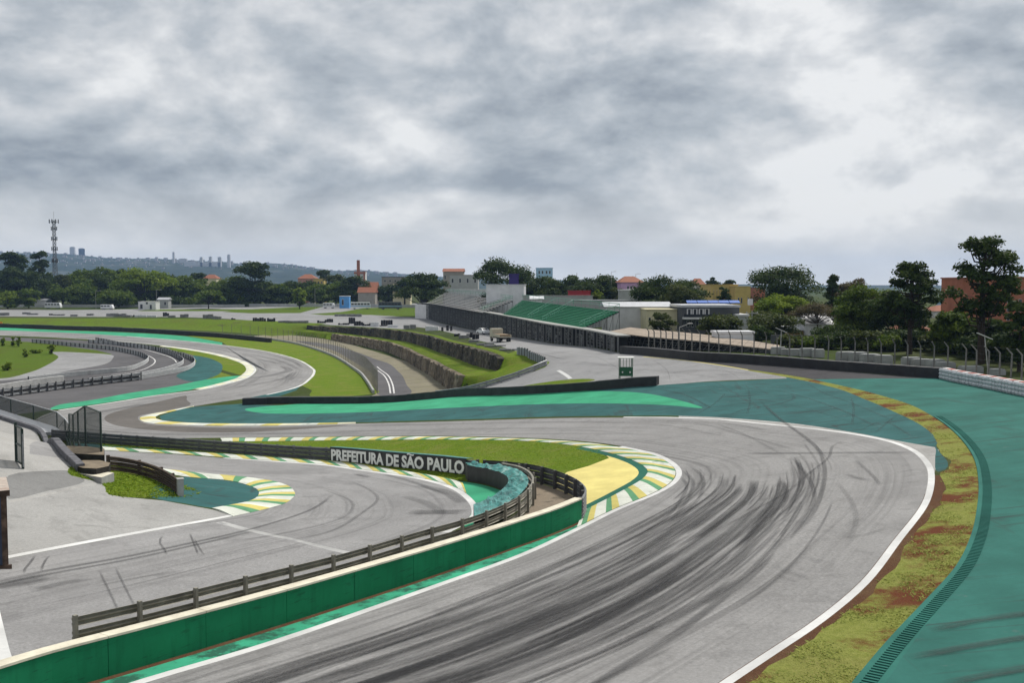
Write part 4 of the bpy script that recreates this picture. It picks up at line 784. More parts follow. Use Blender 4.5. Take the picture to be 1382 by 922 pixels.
for px, w, al in [([(700,472),(735,479),(764,486)], .25, .9), ([(712,470),(780,480),(860,490)], .12, .6), ([(770,487),(850,497),(940,507),(1020,512)], .12, .6), ([(745,500),(800,498),(880,500),(960,507)], .1, .5), ([(800,480),(830,495),(850,512)], .1, .5), ([(880,486),(900,500),(905,516)], .1, .5), ([(950,492),(985,503),(1000,513)], .1, .45), ([(690,466),(640,452),(600,443)], .2, .5), ([(660,470),(700,478),(745,488)], .3, .6), ([(620,456),(660,466),(690,474)], .3, .7), ([(890,505),(960,500),(1010,505)], 1.2, .25), ([(780,490),(840,494),(900,492)], 1.6, .2)]: pmark(px, w, al, PLAT, dz=.03, name='pavement_joint')
# ---------------------------------------------------------------- grass blades
from mathutils import noise as mnoise
def leafmat(name, a, b, tr=.3, rough=.6):
    t = NT(name, rough, .08); at = t.attr('tint'); c = t.mix(at.outputs['Fac'], a, b); t.L(c, t.b.inputs['Base Color'])
    tl = t.N('ShaderNodeBsdfTranslucent'); t.L(c, tl.inputs[0]); mx = t.N('ShaderNodeMixShader'); mx.inputs[0].default_value = tr; t.L(t.b.outputs[0], mx.inputs[1]); t.L(tl.outputs[0], mx.inputs[2]); t.L(mx.outputs[0], t.nt.nodes['Material Output'].inputs[0]); return t.m
def fast_mesh(name, V, Fc, mat, parent=None, tint=None):
    V = np.asarray(V, np.float32); Fc = np.asarray(Fc, np.int32); me = bpy.data.meshes.new(name); k = Fc.shape[1]; me.vertices.add(len(V)); me.vertices.foreach_set('co', V.ravel()); me.loops.add(Fc.size); me.loops.foreach_set('vertex_index', Fc.ravel()); me.polygons.add(len(Fc)); me.polygons.foreach_set('loop_start', np.arange(0, Fc.size, k, dtype=np.int32)); me.update(calc_edges=True)
    if tint is not None: at = me.attributes.new('tint', 'FLOAT', 'FACE'); at.data.foreach_set('value', np.asarray(tint, np.float32))
    me.materials.append(mat); o = bpy.data.objects.new(name, me); COL.objects.link(o)
    if parent is not None: o.parent = parent
    return o
def blades(label, poly, dens, size, mat, seed, thr=-.2, nsc=.5, far=45, gap=0):
    rg = np.random.default_rng(seed); lo, hi = poly.min(0), poly.max(0); n = int((hi-lo).prod()*dens); Q = rg.uniform(lo, hi, (n, 2)); Q = Q[inpoly(Q, poly)]; Q = Q[np.array([np.min(np.hypot(*(poly-q).T)) > gap for q in Q])] if gap else Q; d = np.hypot(*Q.T); Q = Q[rg.uniform(0, 1, len(Q)) < np.clip((far/d)**1.6, .08, 1)]
    nz = np.array([mnoise.noise((x*nsc, y*nsc, seed)) for x, y in Q]); keep = nz+rg.uniform(-.25,.25,len(Q)) > thr; Q = Q[keep]; nz = nz[keep]; z = Zf(Q); n = len(Q); V = []; k = 3
    a = rg.uniform(0, 2*np.pi, (n, k)); s = size*rg.uniform(.5, 1.3, (n, k))*np.clip(d[:1].mean()*0+1, 1, 1); dx, dy = np.cos(a), np.sin(a); B = np.column_stack([Q, z-.01])
    ox = rg.uniform(-1, 1, (n, k, 2))*size*.8; lean = rg.uniform(-1.3, 1.3, (n, k, 2))
    v0 = np.stack([B[:,None,0]+ox[...,0]-dx*s*.35, B[:,None,1]+ox[...,1]-dy*s*.35, np.repeat(B[:,2:3], k, 1)], -1); v1 = np.stack([B[:,None,0]+ox[...,0]+dx*s*.35, B[:,None,1]+ox[...,1]+dy*s*.35, np.repeat(B[:,2:3], k, 1)], -1); v2 = np.stack([B[:,None,0]+ox[...,0]+lean[...,0]*s, B[:,None,1]+ox[...,1]+lean[...,1]*s, B[:,2:3]+s*.42], -1)
    V = np.stack([v0, v1, v2], 2).reshape(-1, 3); Fc = np.arange(len(V)).reshape(-1, 3); tint = np.clip(.5+rg.normal(0, .25, len(Fc))+np.repeat(nz, k)*.5, 0, 1)
    o = fast_mesh('grass', V, Fc, mat, None, tint); tag(o, label, 'grass', kind='stuff'); return o
M_bl1 = leafmat('blade_dry', (.17,.22,.04), (.36,.38,.10), .3, .8); M_bl2 = leafmat('blade_lush', (.13,.22,.018), (.26,.34,.035), .35, .8)
pl_strip = np.concatenate([GS_L, GS_R[::-1]]); pl_strip = pl_strip[(pl_strip[:,1] > 14)]
blades('patchy yellow green grass on the strip between track and drain', pl_strip, 230, .08, M_bl1, 3, .06, .6, 30)
for nm, mt, pl in REG:
    if nm == 'grass_island' and pl[:,1].max() < 110: blades('short green grass on the island behind the lettered banner', pl, 70, .09, M_bl2, 5, -.6, .3, 45)
    if nm == 'grass_bank': blades('tufted green grass round the manhole slab', pl, 130, .14, M_bl2, 6, -.25, .5, 45)
    if nm == 'grass_verge' and pl[:,0].max() < 5: blades('thin green grass along the foot of the banner rail', pl, 120, .12, M_bl2, 8, -.4, .5, 50)
# ---------------------------------------------------------------- grandstands
M_bench = plain('grey_bench', (.42,.41,.40), .7, .3, 0, .2, 2); M_benchg = plain('green_bench', (.014,.235,.105), .6, .3, 0, .2, 2); M_scaf = plain('scaffold_steel', (.15,.155,.155), .6, .4, .3, .25, 2); M_scafd = plain('scaffold_dark', (.016,.017,.018), .8, .2, 0, .3, 1.5)
M_plank = plain('deck_planks', (.30,.25,.20), .9, .15, 0, .2, 1.0, (.20,.17,.14)); M_riser = plain('black_riser', (.03,.032,.034), .9, .1); M_sheet = plain('white_sheeting', (.62,.63,.65), .7, .3, 0, .1, .8)  # near-black footboards contrast with the grey bench rows
FAC = spl([(566,428.5),(577,431),(610,439),(641,446),(690,455),(740,463),(790,468.5),(834,476.5)], 2); TOPZ = CAMZ-6.25
def facade():
    P = resamp(FAC, step=1.9); p0 = P[0]; org = Vector((p0[0], p0[1], zat(*p0))); root = thing('scaffold_wall', 'long dark scaffolding front carrying the grandstands', 'scaffolding', org)
    n = len(P); bk = offs(P, 1.2)
    V = []; 
    for i in range(n): V += [(bk[i,0], bk[i,1], zat(*bk[i])-.3), (bk[i,0], bk[i,1], TOPZ-.1)]
    mobj('backing', np.array(V)-np.array(org), [(i*2, i*2+2, i*2+3, i*2+1) for i in range(n-1)], M_scafd, root)
    me = {}
    br = MB()
    for i, p in enumerate(P):
        z = zat(*p); H = TOPZ-z; o = MB().box((0,0,H/2-.1),(.16,.16,H+.2)).build('post', M_scaf, root); o.location = Vector((p[0], p[1], z))-org; o.rotation_euler = (0,0,heading(P, i))
        if i < n-1:
            q = P[i+1]; zq = zat(*q); a = Vector((p[0], p[1], z))-org; b = Vector((q[0], q[1], zq))-org; Hq = TOPZ-zq; k = 6
            if i % 3 == 2: continue
            for j in range(k):
                f0, f1 = j/k, (j+1)/k
                if r2.random() < .8: br.bar(a+Vector((0,0,H*f1)), b+Vector((0,0,Hq*f1)), .035, 4)
                if r2.random() < .75: br.bar(a+Vector((0,0,H*f0)), b+Vector((0,0,Hq*f1)), .03, 4) if r2.random() < .5 else br.bar(a+Vector((0,0,H*f1)), b+Vector((0,0,Hq*f0)), .03, 4)
                if r2.random() < .45: br.box((a+b)/2+Vector((0,.3,H*(f0+f1)/2)), (r2.uniform(.3,.9),.08,r2.uniform(.15,.4)), heading(P, i))
    tag(br.build('bracing', M_scaf, root), kind='stuff')
    V, Fc = sweep(np.column_stack([P, np.full(n, TOPZ)])-np.array(org), [(-.12,-.10),(-.12,.08),(1.6,.08),(1.6,-.10)]); mobj('edge_beam', V, Fc, plain('edge_beam', (.30,.30,.28), .8), root)
facade()
def stand(label, FL, FR, BR, BL, rows, mat, aisles=(), rail=None):
    c = [np.array(at_d(*k)) for k in (FL, FR, BR, BL)]; org = Vector(((c[0]+c[1])/2)); org.z = zat(org.x, org.y); root = thing('grandstand', label, 'grandstand', org); o3 = np.array(org); sd_ = (c[1]-c[0])[:2]; hd = math.atan2(sd_[1], sd_[0])
    for r in range(rows):
        f0, f1 = r/rows, (r+1)/rows; A = c[0]+(c[3]-c[0])*f0; B = c[1]+(c[2]-c[1])*f0; A1 = c[0]+(c[3]-c[0])*f1; B1 = c[1]+(c[2]-c[1])*f1; dn = np.array([0,0,-.12]); m = .42
        A2, B2 = A+(A1-A)*m, B+(B1-B)*m; A2[2] = A[2]; B2[2] = B[2]
        V = [A, B, B2, A2, A+dn, B+dn, B2+dn, A2+dn]; bench = mobj('bench_row', np.array(V)-o3, [(0,1,2,3),(7,6,5,4),(0,4,5,1),(1,5,6,2),(2,6,7,3),(3,7,4,0)], mat, root)
        lo = np.array([0,0,-.40]); A3, B3 = A1.copy(), B1.copy(); A3[2] = A[2]; B3[2] = B[2]; V = [A2+lo*.6, B2+lo*.6, B3+lo*.6, A3+lo*.6, B3+np.array([0,0,.0]), A3+np.array([0,0,.0])]
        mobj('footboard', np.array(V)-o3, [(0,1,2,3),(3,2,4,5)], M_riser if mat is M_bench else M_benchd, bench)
    sc = MB(); g = np.array([0,0,0.])
    for e0, e1 in ((c[0],c[3]), (c[1],c[2])):
        for k in range(7):
            p = e0+(e1-e0)*k/6; z = zat(p[0], p[1]); sc.bar(Vector(p)-org-Vector((0,0,.2)), Vector((p[0], p[1], z))-org, .05, 4)
            if k < 6:
                q = e0+(e1-e0)*(k+1)/6; zq = zat(q[0], q[1]); sc.bar(Vector(p)-org-Vector((0,0,.3)), Vector(q)-org-Vector((0,0,.3)), .05, 4); sc.bar(Vector((p[0],p[1],z))-org, Vector(q)-org-Vector((0,0,.3)), .04, 4)
    for k in range(12):
        p = c[3]+(c[2]-c[3])*k/11; sc.bar(Vector(p)-org, Vector((p[0], p[1], zat(p[0], p[1])))-org, .05, 4)
    tag(sc.build('substructure', M_scaf, root), kind='stuff')
    for (e0, e1) in [(c[1], c[2])]+[(c[0]+(c[1]-c[0])*f, c[3]+(c[2]-c[3])*f) for f in aisles]:
        rl = MB(); up = Vector((0,0,.95)); lift = Vector((0,0,.1))
        for k in range(9):
            p = Vector(e0+(e1-e0)*k/8)-org; rl.bar(p+lift, p+up, .03, 4)
        rl.bar(Vector(e0)-org+up, Vector(e1)-org+up, .04, 4); rl.bar(Vector(e0)-org+up*.55, Vector(e1)-org+up*.55, .03, 4); rl.build('stair_rail', rail or M_scaf, root)
    bar = MB(); bar.bar(Vector(c[3])-org+Vector((0,0,1.0)), Vector(c[2])-org+Vector((0,0,1.0)), .06, 4); bar.bar(Vector(c[3])-org+Vector((0,0,.55)), Vector(c[2])-org+Vector((0,0,.55)), .04, 4)
    for k in range(14): p = Vector(c[3]+(c[2]-c[3])*k/13)-org; bar.bar(p, p+Vector((0,0,1.0)), .035, 4)
    bar.build('back_rail', rail or M_scaf, root)
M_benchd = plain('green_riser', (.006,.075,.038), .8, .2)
M_railg = plain('pale_green_rail', (.16,.36,.27), .6, .3)
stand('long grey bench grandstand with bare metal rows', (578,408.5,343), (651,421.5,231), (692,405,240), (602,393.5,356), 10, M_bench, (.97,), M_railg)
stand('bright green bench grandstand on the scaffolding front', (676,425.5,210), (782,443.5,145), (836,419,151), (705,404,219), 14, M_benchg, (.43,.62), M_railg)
def deck():
    Q = [at_d(820,449,136), at_d(868,455,126), at_d(945,462,119), at_d(1052,476.5,112), at_d(1052,474,121), at_d(985,461,128), at_d(930,452,134), at_d(880,446,142), at_d(850,444,150)]; zt = CAMZ-6.35; org = Vector((Q[0].x, Q[0].y, zat(Q[0].x, Q[0].y))); root = thing('deck', 'wide empty plank deck beside the green grandstand', 'deck', org)
    zs = [CAMZ-6.35, CAMZ-6.45, CAMZ-6.7, CAMZ-7.3, CAMZ-7.3, CAMZ-6.7, CAMZ-6.4, CAMZ-6.35, CAMZ-6.35]; n = len(Q); F0 = [Vector((q.x, q.y, z))-org for q, z in zip(Q, zs)]; a, b = F0[:4], F0[4:][::-1]
    fa = resamp(np.array([(p.x, p.y) for p in a]), 34); fb = resamp(np.array([(p.x, p.y) for p in b]), 34); za = np.interp(np.linspace(0,1,34), np.linspace(0,1,4), [p.z for p in a]); zb = np.interp(np.linspace(0,1,34), np.linspace(0,1,5), [p.z for p in b])
    for i in range(33):
        g = .02; V = []
        for k in (i+g, i+1-g):
            j = int(min(k, 32)); f = k-j
            for q, z in ((fa, za), (fb, zb)): p = q[j]*(1-f)+q[j+1]*f; h = z[j]*(1-f)+z[j+1]*f; V += [(p[0], p[1], h), (p[0], p[1], h-.12)]
        mobj('plank_bay', V, [(0,4,6,2),(1,3,7,5),(0,1,5,4),(2,6,7,3),(0,2,3,1),(4,5,7,6)], M_plank, root)
    me = None; br = MB(); pp = []
    for i in range(0, 34):
        p = Vector((fa[i][0], fa[i][1], 0)); w = p+org; z = zat(w.x, w.y)-org.z; o = MB().box((p.x, p.y, (za[i]-.13+z)/2), (.15,.15,za[i]-.13-z+.1)).build('post', M_scafd, root); pp.append((p, z, za[i]-.15))
    for (p, z, t), (q, z2, t2) in zip(pp, pp[1:]):
        for f in (.25,.5,.75,1):
            if r2.random() < .8: br.bar(p+Vector((0,0,z+(t-z)*f)), q+Vector((0,0,z2+(t2-z2)*f)), .03, 4)
        br.bar(p+Vector((0,0,z)), q+Vector((0,0,t2)), .03, 4)
    tag(br.build('bracing', M_scaf, root), kind='stuff'); V = []
    for i in range(34):
        q = fa[i]+(fb[i]-fa[i])*.14; w = Vector((q[0], q[1], 0))+org; V += [(q[0], q[1], zat(w.x, w.y)-org.z-.2), (q[0], q[1], za[i]-.14)]
    mobj('backing', V, [(i*2,i*2+2,i*2+3,i*2+1) for i in range(33)], M_scafd, root)
deck()
# ---------------------------------------------------------------- buildings
def bmat(name, c, var=.1): return plain(name, c, .85, .2, 0, var, .6, tuple(x*.72 for x in c))
M_pane = plain('window_glass', (.025,.03,.038), .15, .5, 0, .2, 2); M_frame = plain('window_frame', (.5,.5,.5), .7); M_tile = plain('roof_tile', (.25,.10,.06), .85, .2, 0, .25, 3, (.22,.09,.05)); M_zinc = plain('zinc_roof', (.42,.43,.45), .5, .4, .1, .15, 1)
def building(name, label, u0, u1, vt, d, depth, mat, roof='flat', wins=(), rz=0, rmat=None, cat='building', zb=None, rh=None, parapet=.3, vb=None):
    a, b = at_d(u0, vt, d), at_d(u1, vt, d); w = b.x-a.x; cx = (a.x+b.x)/2; g = zat(cx, d) if vb is None else at_d(u0, vb, d).z; H = a.z-g; root = thing(name, label, cat, (cx, d, g), rz); rmat = rmat or M_zinc
    MB().box((0, depth/2, H/2-.3), (w, depth, H+.6)).build('wall', mat, root)
    if roof == 'flat': MB().box((0, depth/2, H+.06), (w+.3, depth+.3, .12+parapet*.5)).build('roof', rmat, root)
    else:
        rh = rh or w*.16; e = .4; x, y0, y1 = w/2+e, -e, depth+e; r = 0 if roof == 'gable' else min(w, depth)*.35
        V = [(-x,y0,H),(x,y0,H),(x,y1,H),(-x,y1,H),(-x+r,(y0+y1)/2,H+rh),(x-r,(y0+y1)/2,H+rh)]; mobj('roof', V, [(0,1,5,4),(2,3,4,5),(1,2,5),(3,0,4),(3,2,1,0)], rmat, root)
    for (fx, fz, fw, fh) in wins:
        f = MB().box((-w/2+fx*w, -.02, fz*H), (fw*w, .10, fh*H)).build('window', M_frame, root); MB().box((-w/2+fx*w, -.075, fz*H), (fw*w*.84, .02, fh*H*.86)).build('pane', M_pane, f)
    return root, w, H
def grid(nx, nz, x0=.1, x1=.9, z0=.25, z1=.85, fw=.07, fh=.13): return [(x0+(x1-x0)*i/max(1, nx-1), z0+(z1-z0)*j/max(1, nz-1), fw, fh) for i in range(nx) for j in range(nz)]
c_grey = bmat('render_grey', (.36,.37,.36)); c_white = bmat('render_white', (.62,.62,.62)); c_cream = bmat('render_cream', (.62,.57,.38)); c_yel = bmat('render_yellow', (.50,.38,.13)); c_pink = bmat('render_pink', (.55,.36,.56)); c_blue = bmat('render_blue', (.36,.55,.72)); c_brick = bmat('brick_orange', (.36,.135,.08), .2); c_dark = bmat('cladding_dark', (.085,.09,.095)); c_red = bmat('hoarding_red', (.30,.035,.04)); c_purple = bmat('tank_purple', (.05,.035,.16)); c_stone = bmat('wall_stone', (.30,.28,.25))
building('apartment_house', 'grey rendered house with dark upper storey behind the grey grandstand', 607, 645, 371.5, 400, 14, c_grey, 'flat', grid(4, 3), rmat=c_stone)
building('apartment_house', 'brown roofed upper building beside the grey rendered house', 598, 625, 366.5, 425, 12, c_stone, 'gable', grid(3, 2), rmat=M_tile)
building('shed', 'large white sheet clad box behind the grey grandstand', 656, 707, 384.5, 255, 6, M_sheet, 'flat', (), R(-6), parapet=.05, rmat=M_sheet)
building('shed', 'long low white shed roof at the back of the grey grandstand', 600, 660, 391.5, 372, 5, M_sheet, 'flat', (), 0, rmat=M_sheet)
building('water_tank', 'dark purple box tank standing above the white shed', 687, 700, 370.5, 275, 3, c_purple, 'flat', (), 0, rmat=c_purple, cat='tank')
building('apartment_house', 'pale blue upper storey house rising behind the big tree', 724, 746, 362, 420, 9, c_blue, 'flat', [(.17,.9,.1,.08),(.37,.9,.1,.08),(.62,.9,.1,.08),(.82,.9,.1,.08)], rmat=c_blue)
building('hoarding', 'dark red hoarding wall behind the green grandstand', 767, 797, 393, 250, 1.5, c_red, 'flat', (), 0, rmat=c_red, cat='wall', parapet=.1)
building('house', 'pink house with orange tiled hip roof', 838, 868, 381, 260, 12, c_pink, 'hip', [(.32,.86,.09,.09),(.46,.86,.09,.09),(.6,.86,.09,.09),(.8,.88,.06,.07)], rmat=M_tile, rh=1.6)
building('house', 'white stepped house below the pink house', 852, 880, 391.5, 238, 8, c_white, 'flat', grid(3, 1, .2, .8, .8, .8, .1, .12), rmat=c_white)
building('house', 'small pale grey house with a rounded top beside the white house', 838, 853, 392, 232, 6, c_grey, 'flat', (), rmat=c_white)
building('shed', 'long low building with grey ribbed roof behind the deck', 818, 905, 414, 172, 8, c_white, 'gable', (), 0, rmat=M_zinc, rh=.8)
building('house', 'cream house with one small window beside the deck', 872, 921, 418.5, 165, 9, c_cream, 'flat', [(.1,.62,.06,.14),(.75,.45,.1,.16)], rmat=c_cream, parapet=.1)
building('warehouse', 'broad yellow block with ribbed upper wall', 960, 996, 384.5, 265, 16, c_yel, 'flat', [(.1+.11*i, .6, .012, .5) for i in range(8)], rmat=c_yel, parapet=.1)
building('warehouse', 'lower yellow wing with dark window slits', 993, 1013, 387, 258, 14, c_yel, 'flat', [(.2,.55,.1,.2),(.4,.55,.1,.2),(.85,.55,.1,.2)], rmat=c_yel, parapet=.1)
building('house', 'ochre house peeking out beside the big dark tree', 1020, 1033, 389, 300, 8, c_brick, 'flat', (), rmat=M_tile)
building('house', 'red roofed white house between the trees', 937, 952, 385, 290, 8, c_white, 'hip', grid(2, 1, .3, .7, .85, .85, .15, .08), rmat=M_tile, rh=2)
def modern():
    root, w, H = building('house', 'modern dark clad house with pale flat roof and blue solar panels', 921, 998, 414, 160, 12, c_dark, 'flat', (), R(0), rmat=M_zinc, parapet=.5)
    for i, fx in enumerate((.12,.22,.33,.43)):
        f = MB().box((-w/2+fx*w, -.03, H*.80), (w*.085, .1, H*.24)).build('window', c_white, root); MB().box((-w/2+fx*w, -.095, H*.80), (w*.045, .02, H*.21)).build('pane', M_pane, f)
    for fx in (.1,.18,.26,.34):
        f = MB().box((-w/2+fx*w, -.03, H*.38), (w*.055, .1, H*.24)).build('window', c_grey, root); MB().box((-w/2+fx*w, -.095, H*.38), (w*.04, .02, H*.2)).build('pane', M_pane, f)
    MB().box((-w*.25, -.75, H*.585), (w*.5, 1.5, .3)).build('balcony', c_white, root); rl = MB().box((-w*.25, -1.46, H*.585+.42), (w*.5, .05, .5)).build('balcony_rail', M_pane, root)
    MB().box((w*.3, -.35, H*.30), (w*.4, .6, H*.6)).build('side_wing', c_grey, root)
    for i in range(5):
        p = MB().box((-w*.28+i*1.75, 3.0, H+.75), (1.65, 1.2, .08), 0, Matrix.Rotation(R(18), 3, 'X')).build('solar_panel', plain('solar_blue', (.03,.12,.45), .3, .5) if i == 0 else bpy.data.materials['solar_blue'], root)
    MB().box((-w*.28+9.6, 3, H+.7), (.7,.7,1.0)).build('chimney', c_white, root)
modern()
building('house', 'pale grey house wall right of the modern house', 995, 1010, 426, 158, 7, c_grey, 'flat', (), rmat=c_white)
building('shed', 'white corrugated container behind the post fence', 967, 1017, 449.5, 126, 3, M_sheet, 'flat', (), 0, rmat=M_sheet)
building('shed', 'low ochre shed with white sheet roof under the grey-brown tree', 1062, 1102, 446, 152, 5, bmat('ochre_shed', (.34,.22,.07)), 'gable', (), 0, rmat=M_sheet, rh=.6)
building('house', 'white gabled house behind the bare branches', 1090, 1122, 438, 150, 7, c_white, 'gable', grid(2, 1, .3, .7, .7, .7, .12, .15), rmat=M_zinc, rh=1.6)
building('tower_block', 'orange brick tower block at the right edge', 1350, 1440, 375, 150, 18, c_brick, 'flat', [(.12,.22+.17*j,.05,.07) for j in range(4)]+[(.3,.22+.17*j,.05,.07) for j in range(4)], R(4), rmat=c_brick, parapet=.2)
building('house', 'pale blue gabled house between the two tall trees', 1281, 1302, 408, 260, 8, c_blue, 'gable', grid(2, 1, .3, .7, .8, .8, .1, .08), rmat=c_blue, rh=1.4)
building('house', 'orange tiled white house below the pale blue gable', 1262, 1310, 420, 210, 8, c_white, 'hip', grid(4, 1, .15, .85, .8, .8, .08, .1), rmat=M_tile, rh=1.2)
building('house', 'low red brick house behind the right fence', 1222, 1258, 447, 135, 6, c_brick, 'hip', grid(3, 1, .2, .8, .6, .6, .1, .2), rmat=M_tile, rh=1.0)
def church():
    root, w, H = building('church_tower', 'red and white church tower with a red cross mast', 478, 493, 366.5, 700, 7, c_white, 'flat', (), 0, rmat=c_brick, cat='tower', parapet=.2)
    MB().box((-w*.12, -.2, H/2+3), (w*.28, .5, H+10)).build('cross_mast', c_brick, root); MB().box((0,-.15,H-1), (w*1.05,.4,1.2)).build('cross_arm', c_brick, root); MB().box((w*.40,-.15,H/2), (w*.14,.35,H)).build('corner_strip', c_brick, root)
church()
building('house', 'pink and red roofed house left of the church tower', 402, 424, 376, 560, 12, bmat('render_salmon', (.50,.27,.22)), 'hip', grid(3, 1, .2, .8, .8, .8, .1, .08), rmat=M_tile, rh=2.5)
building('house', 'yellow house beside the salmon house', 423, 437, 376.5, 550, 10, c_yel, 'flat', grid(3, 1, .2, .8, .85, .85, .14, .08), rmat=c_yel)
building('house', 'beige house with red gable roof below the church tower', 490, 508, 389, 480, 9, c_stone, 'gable', (), rmat=M_tile, rh=3)
building('house', 'wide grey house with flat dark roof right of the church tower', 515, 545, 374, 560, 10, c_stone, 'flat', grid(4, 1, .15, .85, .85, .85, .1, .06), rmat=c_dark)
building('house', 'red roofed shed front beside the parked bus', 483, 506, 395, 455, 8, c_stone, 'gable', (), rmat=M_tile, rh=2.5)
building('house', 'yellow fronted house behind the dark umbrella tree', 530, 553, 382, 470, 9, c_cream, 'flat', grid(4, 1, .15, .85, .8, .8, .1, .1), rmat=c_dark)
building('booth', 'white ticket booth with two doors beside the far perimeter wall', 186.5, 210, 407.5, 425, 5, c_white, 'flat', [(.18,.42,.16,.62),(.5,.85,.12,.3),(.72,.38,.13,.6)], rmat=c_white, parapet=.05)
building('booth', 'small grey hut behind the white ticket booth', 213, 227, 404.5, 450, 4, c_grey, 'gable', [(.7,.55,.2,.4)], rmat=M_zinc, rh=1)
building('booth', 'bright blue hut near the far parked vehicles', 458, 471, 400, 440, 4, bmat('hut_blue', (.10,.30,.62)), 'flat', [(.35,.5,.2,.5)], rmat=c_white)
building('house', 'tiled roof house among the trees left of the tall dark tree', 273, 292, 376, 600, 10, c_cream, 'hip', (), rmat=M_tile, rh=2.5)
building('shed', 'white roofed shed among the left shrubs', 44, 62, 406, 474, 6, c_white, 'gable', (), rmat=c_white, rh=1)
# perimeter walls of the lot
def wall_run(name, label, px, d, h, mat, seg=6):
    pts = np.array([(at_d(u, v, dd).x, dd) for (u, v), dd in zip(px, d)]); barrier(name, label, 'wall', resamp(pts, step=4), .25, h, mat, seg, 1, 'panel', None, .0, step=4)
wall_run('perimeter_wall', 'long white perimeter wall in front of the left trees', [(-150,412),(140,412),(330,412)], [462,462,462], 1.3, c_grey, 8)
wall_run('perimeter_wall', 'white perimeter wall on the far side of the parking lot', [(336,408),(440,407),(575,406)], [470,460,440], 1.4, c_grey, 8)
building('hoarding', 'long grey hoarding wall behind the left half of the green grandstand', 706, 800, 399.5, 246, 1, c_grey, 'flat', (), 0, rmat=c_grey, cat='wall', parapet=.05)
building('hoarding', 'pale grey hoarding wall behind the right half of the green grandstand', 772, 880, 405.5, 205, 1, c_grey, 'flat', (), 0, rmat=M_sheet, cat='wall', parapet=.05)
building('canopy_tent', 'small white peaked tent behind the green grandstand', 717, 732, 403.5, 236, 3, M_sheet, 'gable', (), 0, rmat=M_sheet, cat='tent', rh=.7)
wall_run('perimeter_wall', 'white end wall at the far end of the grey grandstand', [(560,395),(578,395)], [352,346], 5.0, c_white, 3)
wall_run('perimeter_wall', 'low stone wall coloured dark as tree shade behind the right fence', [(1040,470),(1230,478),(1400,484)], [132,122,118], 1.3, c_dark, 5)  # dark wall colour stands in for the tree shade behind the fence
# concrete blocks stored behind the fence on the right
def blocks():
    mb = plain('stored_concrete', (.30,.31,.30), .9, .2, 0, .2, 1.2, (.22,.22,.21)); k = 0
    for u, v, w, h in [(1050,474,1.6,.9),(1062,472,1.4,.7),(1075,475,1.8,.8),(1090,476,1.6,1.0),(1104,476,1.3,1.0),(1142,479,1.9,1.0),(1158,480,1.7,1.1),(1174,480,1.9,1.0),(1192,481,1.7,1.0),(1230,485,1.7,1.1),(1243,486,1.8,1.0),(1262,486,1.6,1.1),(1276,489,1.6,.9),(1310,490,2.0,.7),(1345,494,1.2,.6)]:
        d = 112-(u-1050)*.075; p = at_d(u, v, d); o = thing('concrete_block', 'pale stored concrete block on the ground behind the tall post fence', 'block', (p.x, d, zat(p.x, d)), r2.uniform(-.3,.3), group='stored concrete blocks behind the fence')
        h *= .82; MB().box((0,0,h/2), (w,1.0,h)).build('body', mb, o); MB().box((0,0,h+.05), (w*.9,.9,.1)).build('top_slab', mb, o)
blocks()
# ---------------------------------------------------------------- loose kit on the lot and vehicles
M_car = plain('car_white', (.72,.73,.74), .3, .5, 0, .03); M_tyre = plain('rubber_tyre', (.02,.02,.02), .8); M_glass = plain('car_glass', (.02,.025,.03), .1, .6); M_truck = plain('truck_cream', (.50,.46,.36), .6, .4, 0, .1, 2); M_wood = plain('timber_load', (.24,.18,.12), .9, .1, 0, .3, 3)
def wheel(root, x, y, r, w=.2):
    b = MB().bar((x,y-w/2,r),(x,y+w/2,r), r, 14); o = b.build('wheel', M_tyre, root); MB().bar((x,y-w/2-.01,r),(x,y+w/2+.01,r), r*.55, 10).build('rim', M_galv, o)
def car(label, u, v, rz, mat, d=None, s=1.0, name='parked_car', cat='car'):
    p = P3(u, v) if d is None else Vector((at_d(u, v, d).x, d, zat(at_d(u, v, d).x, d))); root = thing(name, label, cat, p, rz); root.scale = (s,s,s)
    pr = [(-2.0,.35),(-2.02,.75),(-1.9,.88),(-1.45,.95),(-.95,1.40),(.45,1.42),(1.05,1.0),(1.85,.85),(2.0,.65),(2.0,.35)]; V = [(x, y*(1 if z < 1.1 else .82), z) for y in (-.8,.8) for x, z in pr]; n = len(pr)
    mobj('body', V, [tuple(range(n-1,-1,-1)), tuple(range(n,2*n))]+[(i,(i+1)%n,n+(i+1)%n,n+i) for i in range(n)], mat, root)
    for y in (-1,1): mobj('side_window', [(-1.2,y*.79,1.02),(.75,y*.79,1.02),(.4,y*.70,1.34),(-.85,y*.70,1.34)], [(0,1,2,3)] if y < 0 else [(3,2,1,0)], M_glass, root)
    mobj('windscreen', [(.99,-.62,1.05),(.99,.62,1.05),(.53,.58,1.39),(.53,-.58,1.39)], [(0,1,2,3)], M_glass, root); mobj('rear_window', [(-1.44,.6,1.0),(-1.44,-.6,1.0),(-1.02,-.56,1.36),(-1.02,.56,1.36)], [(0,1,2,3)], M_glass, root)
    for x in (-1.25, 1.25):
        for y in (-.75,.75): wheel(root, x, y, .31)
    for y in (-.55,.55): MB().box((1.97,y,.68),(.08,.3,.14)).build('headlight', M_white, root)
    return root
car('small white car parked beside the scaffolding front', 652.5, 451.5, R(-62), M_car)
car('white car parked on the far side of the lot near the bright small tree', 420, 411.5, R(170), M_car)
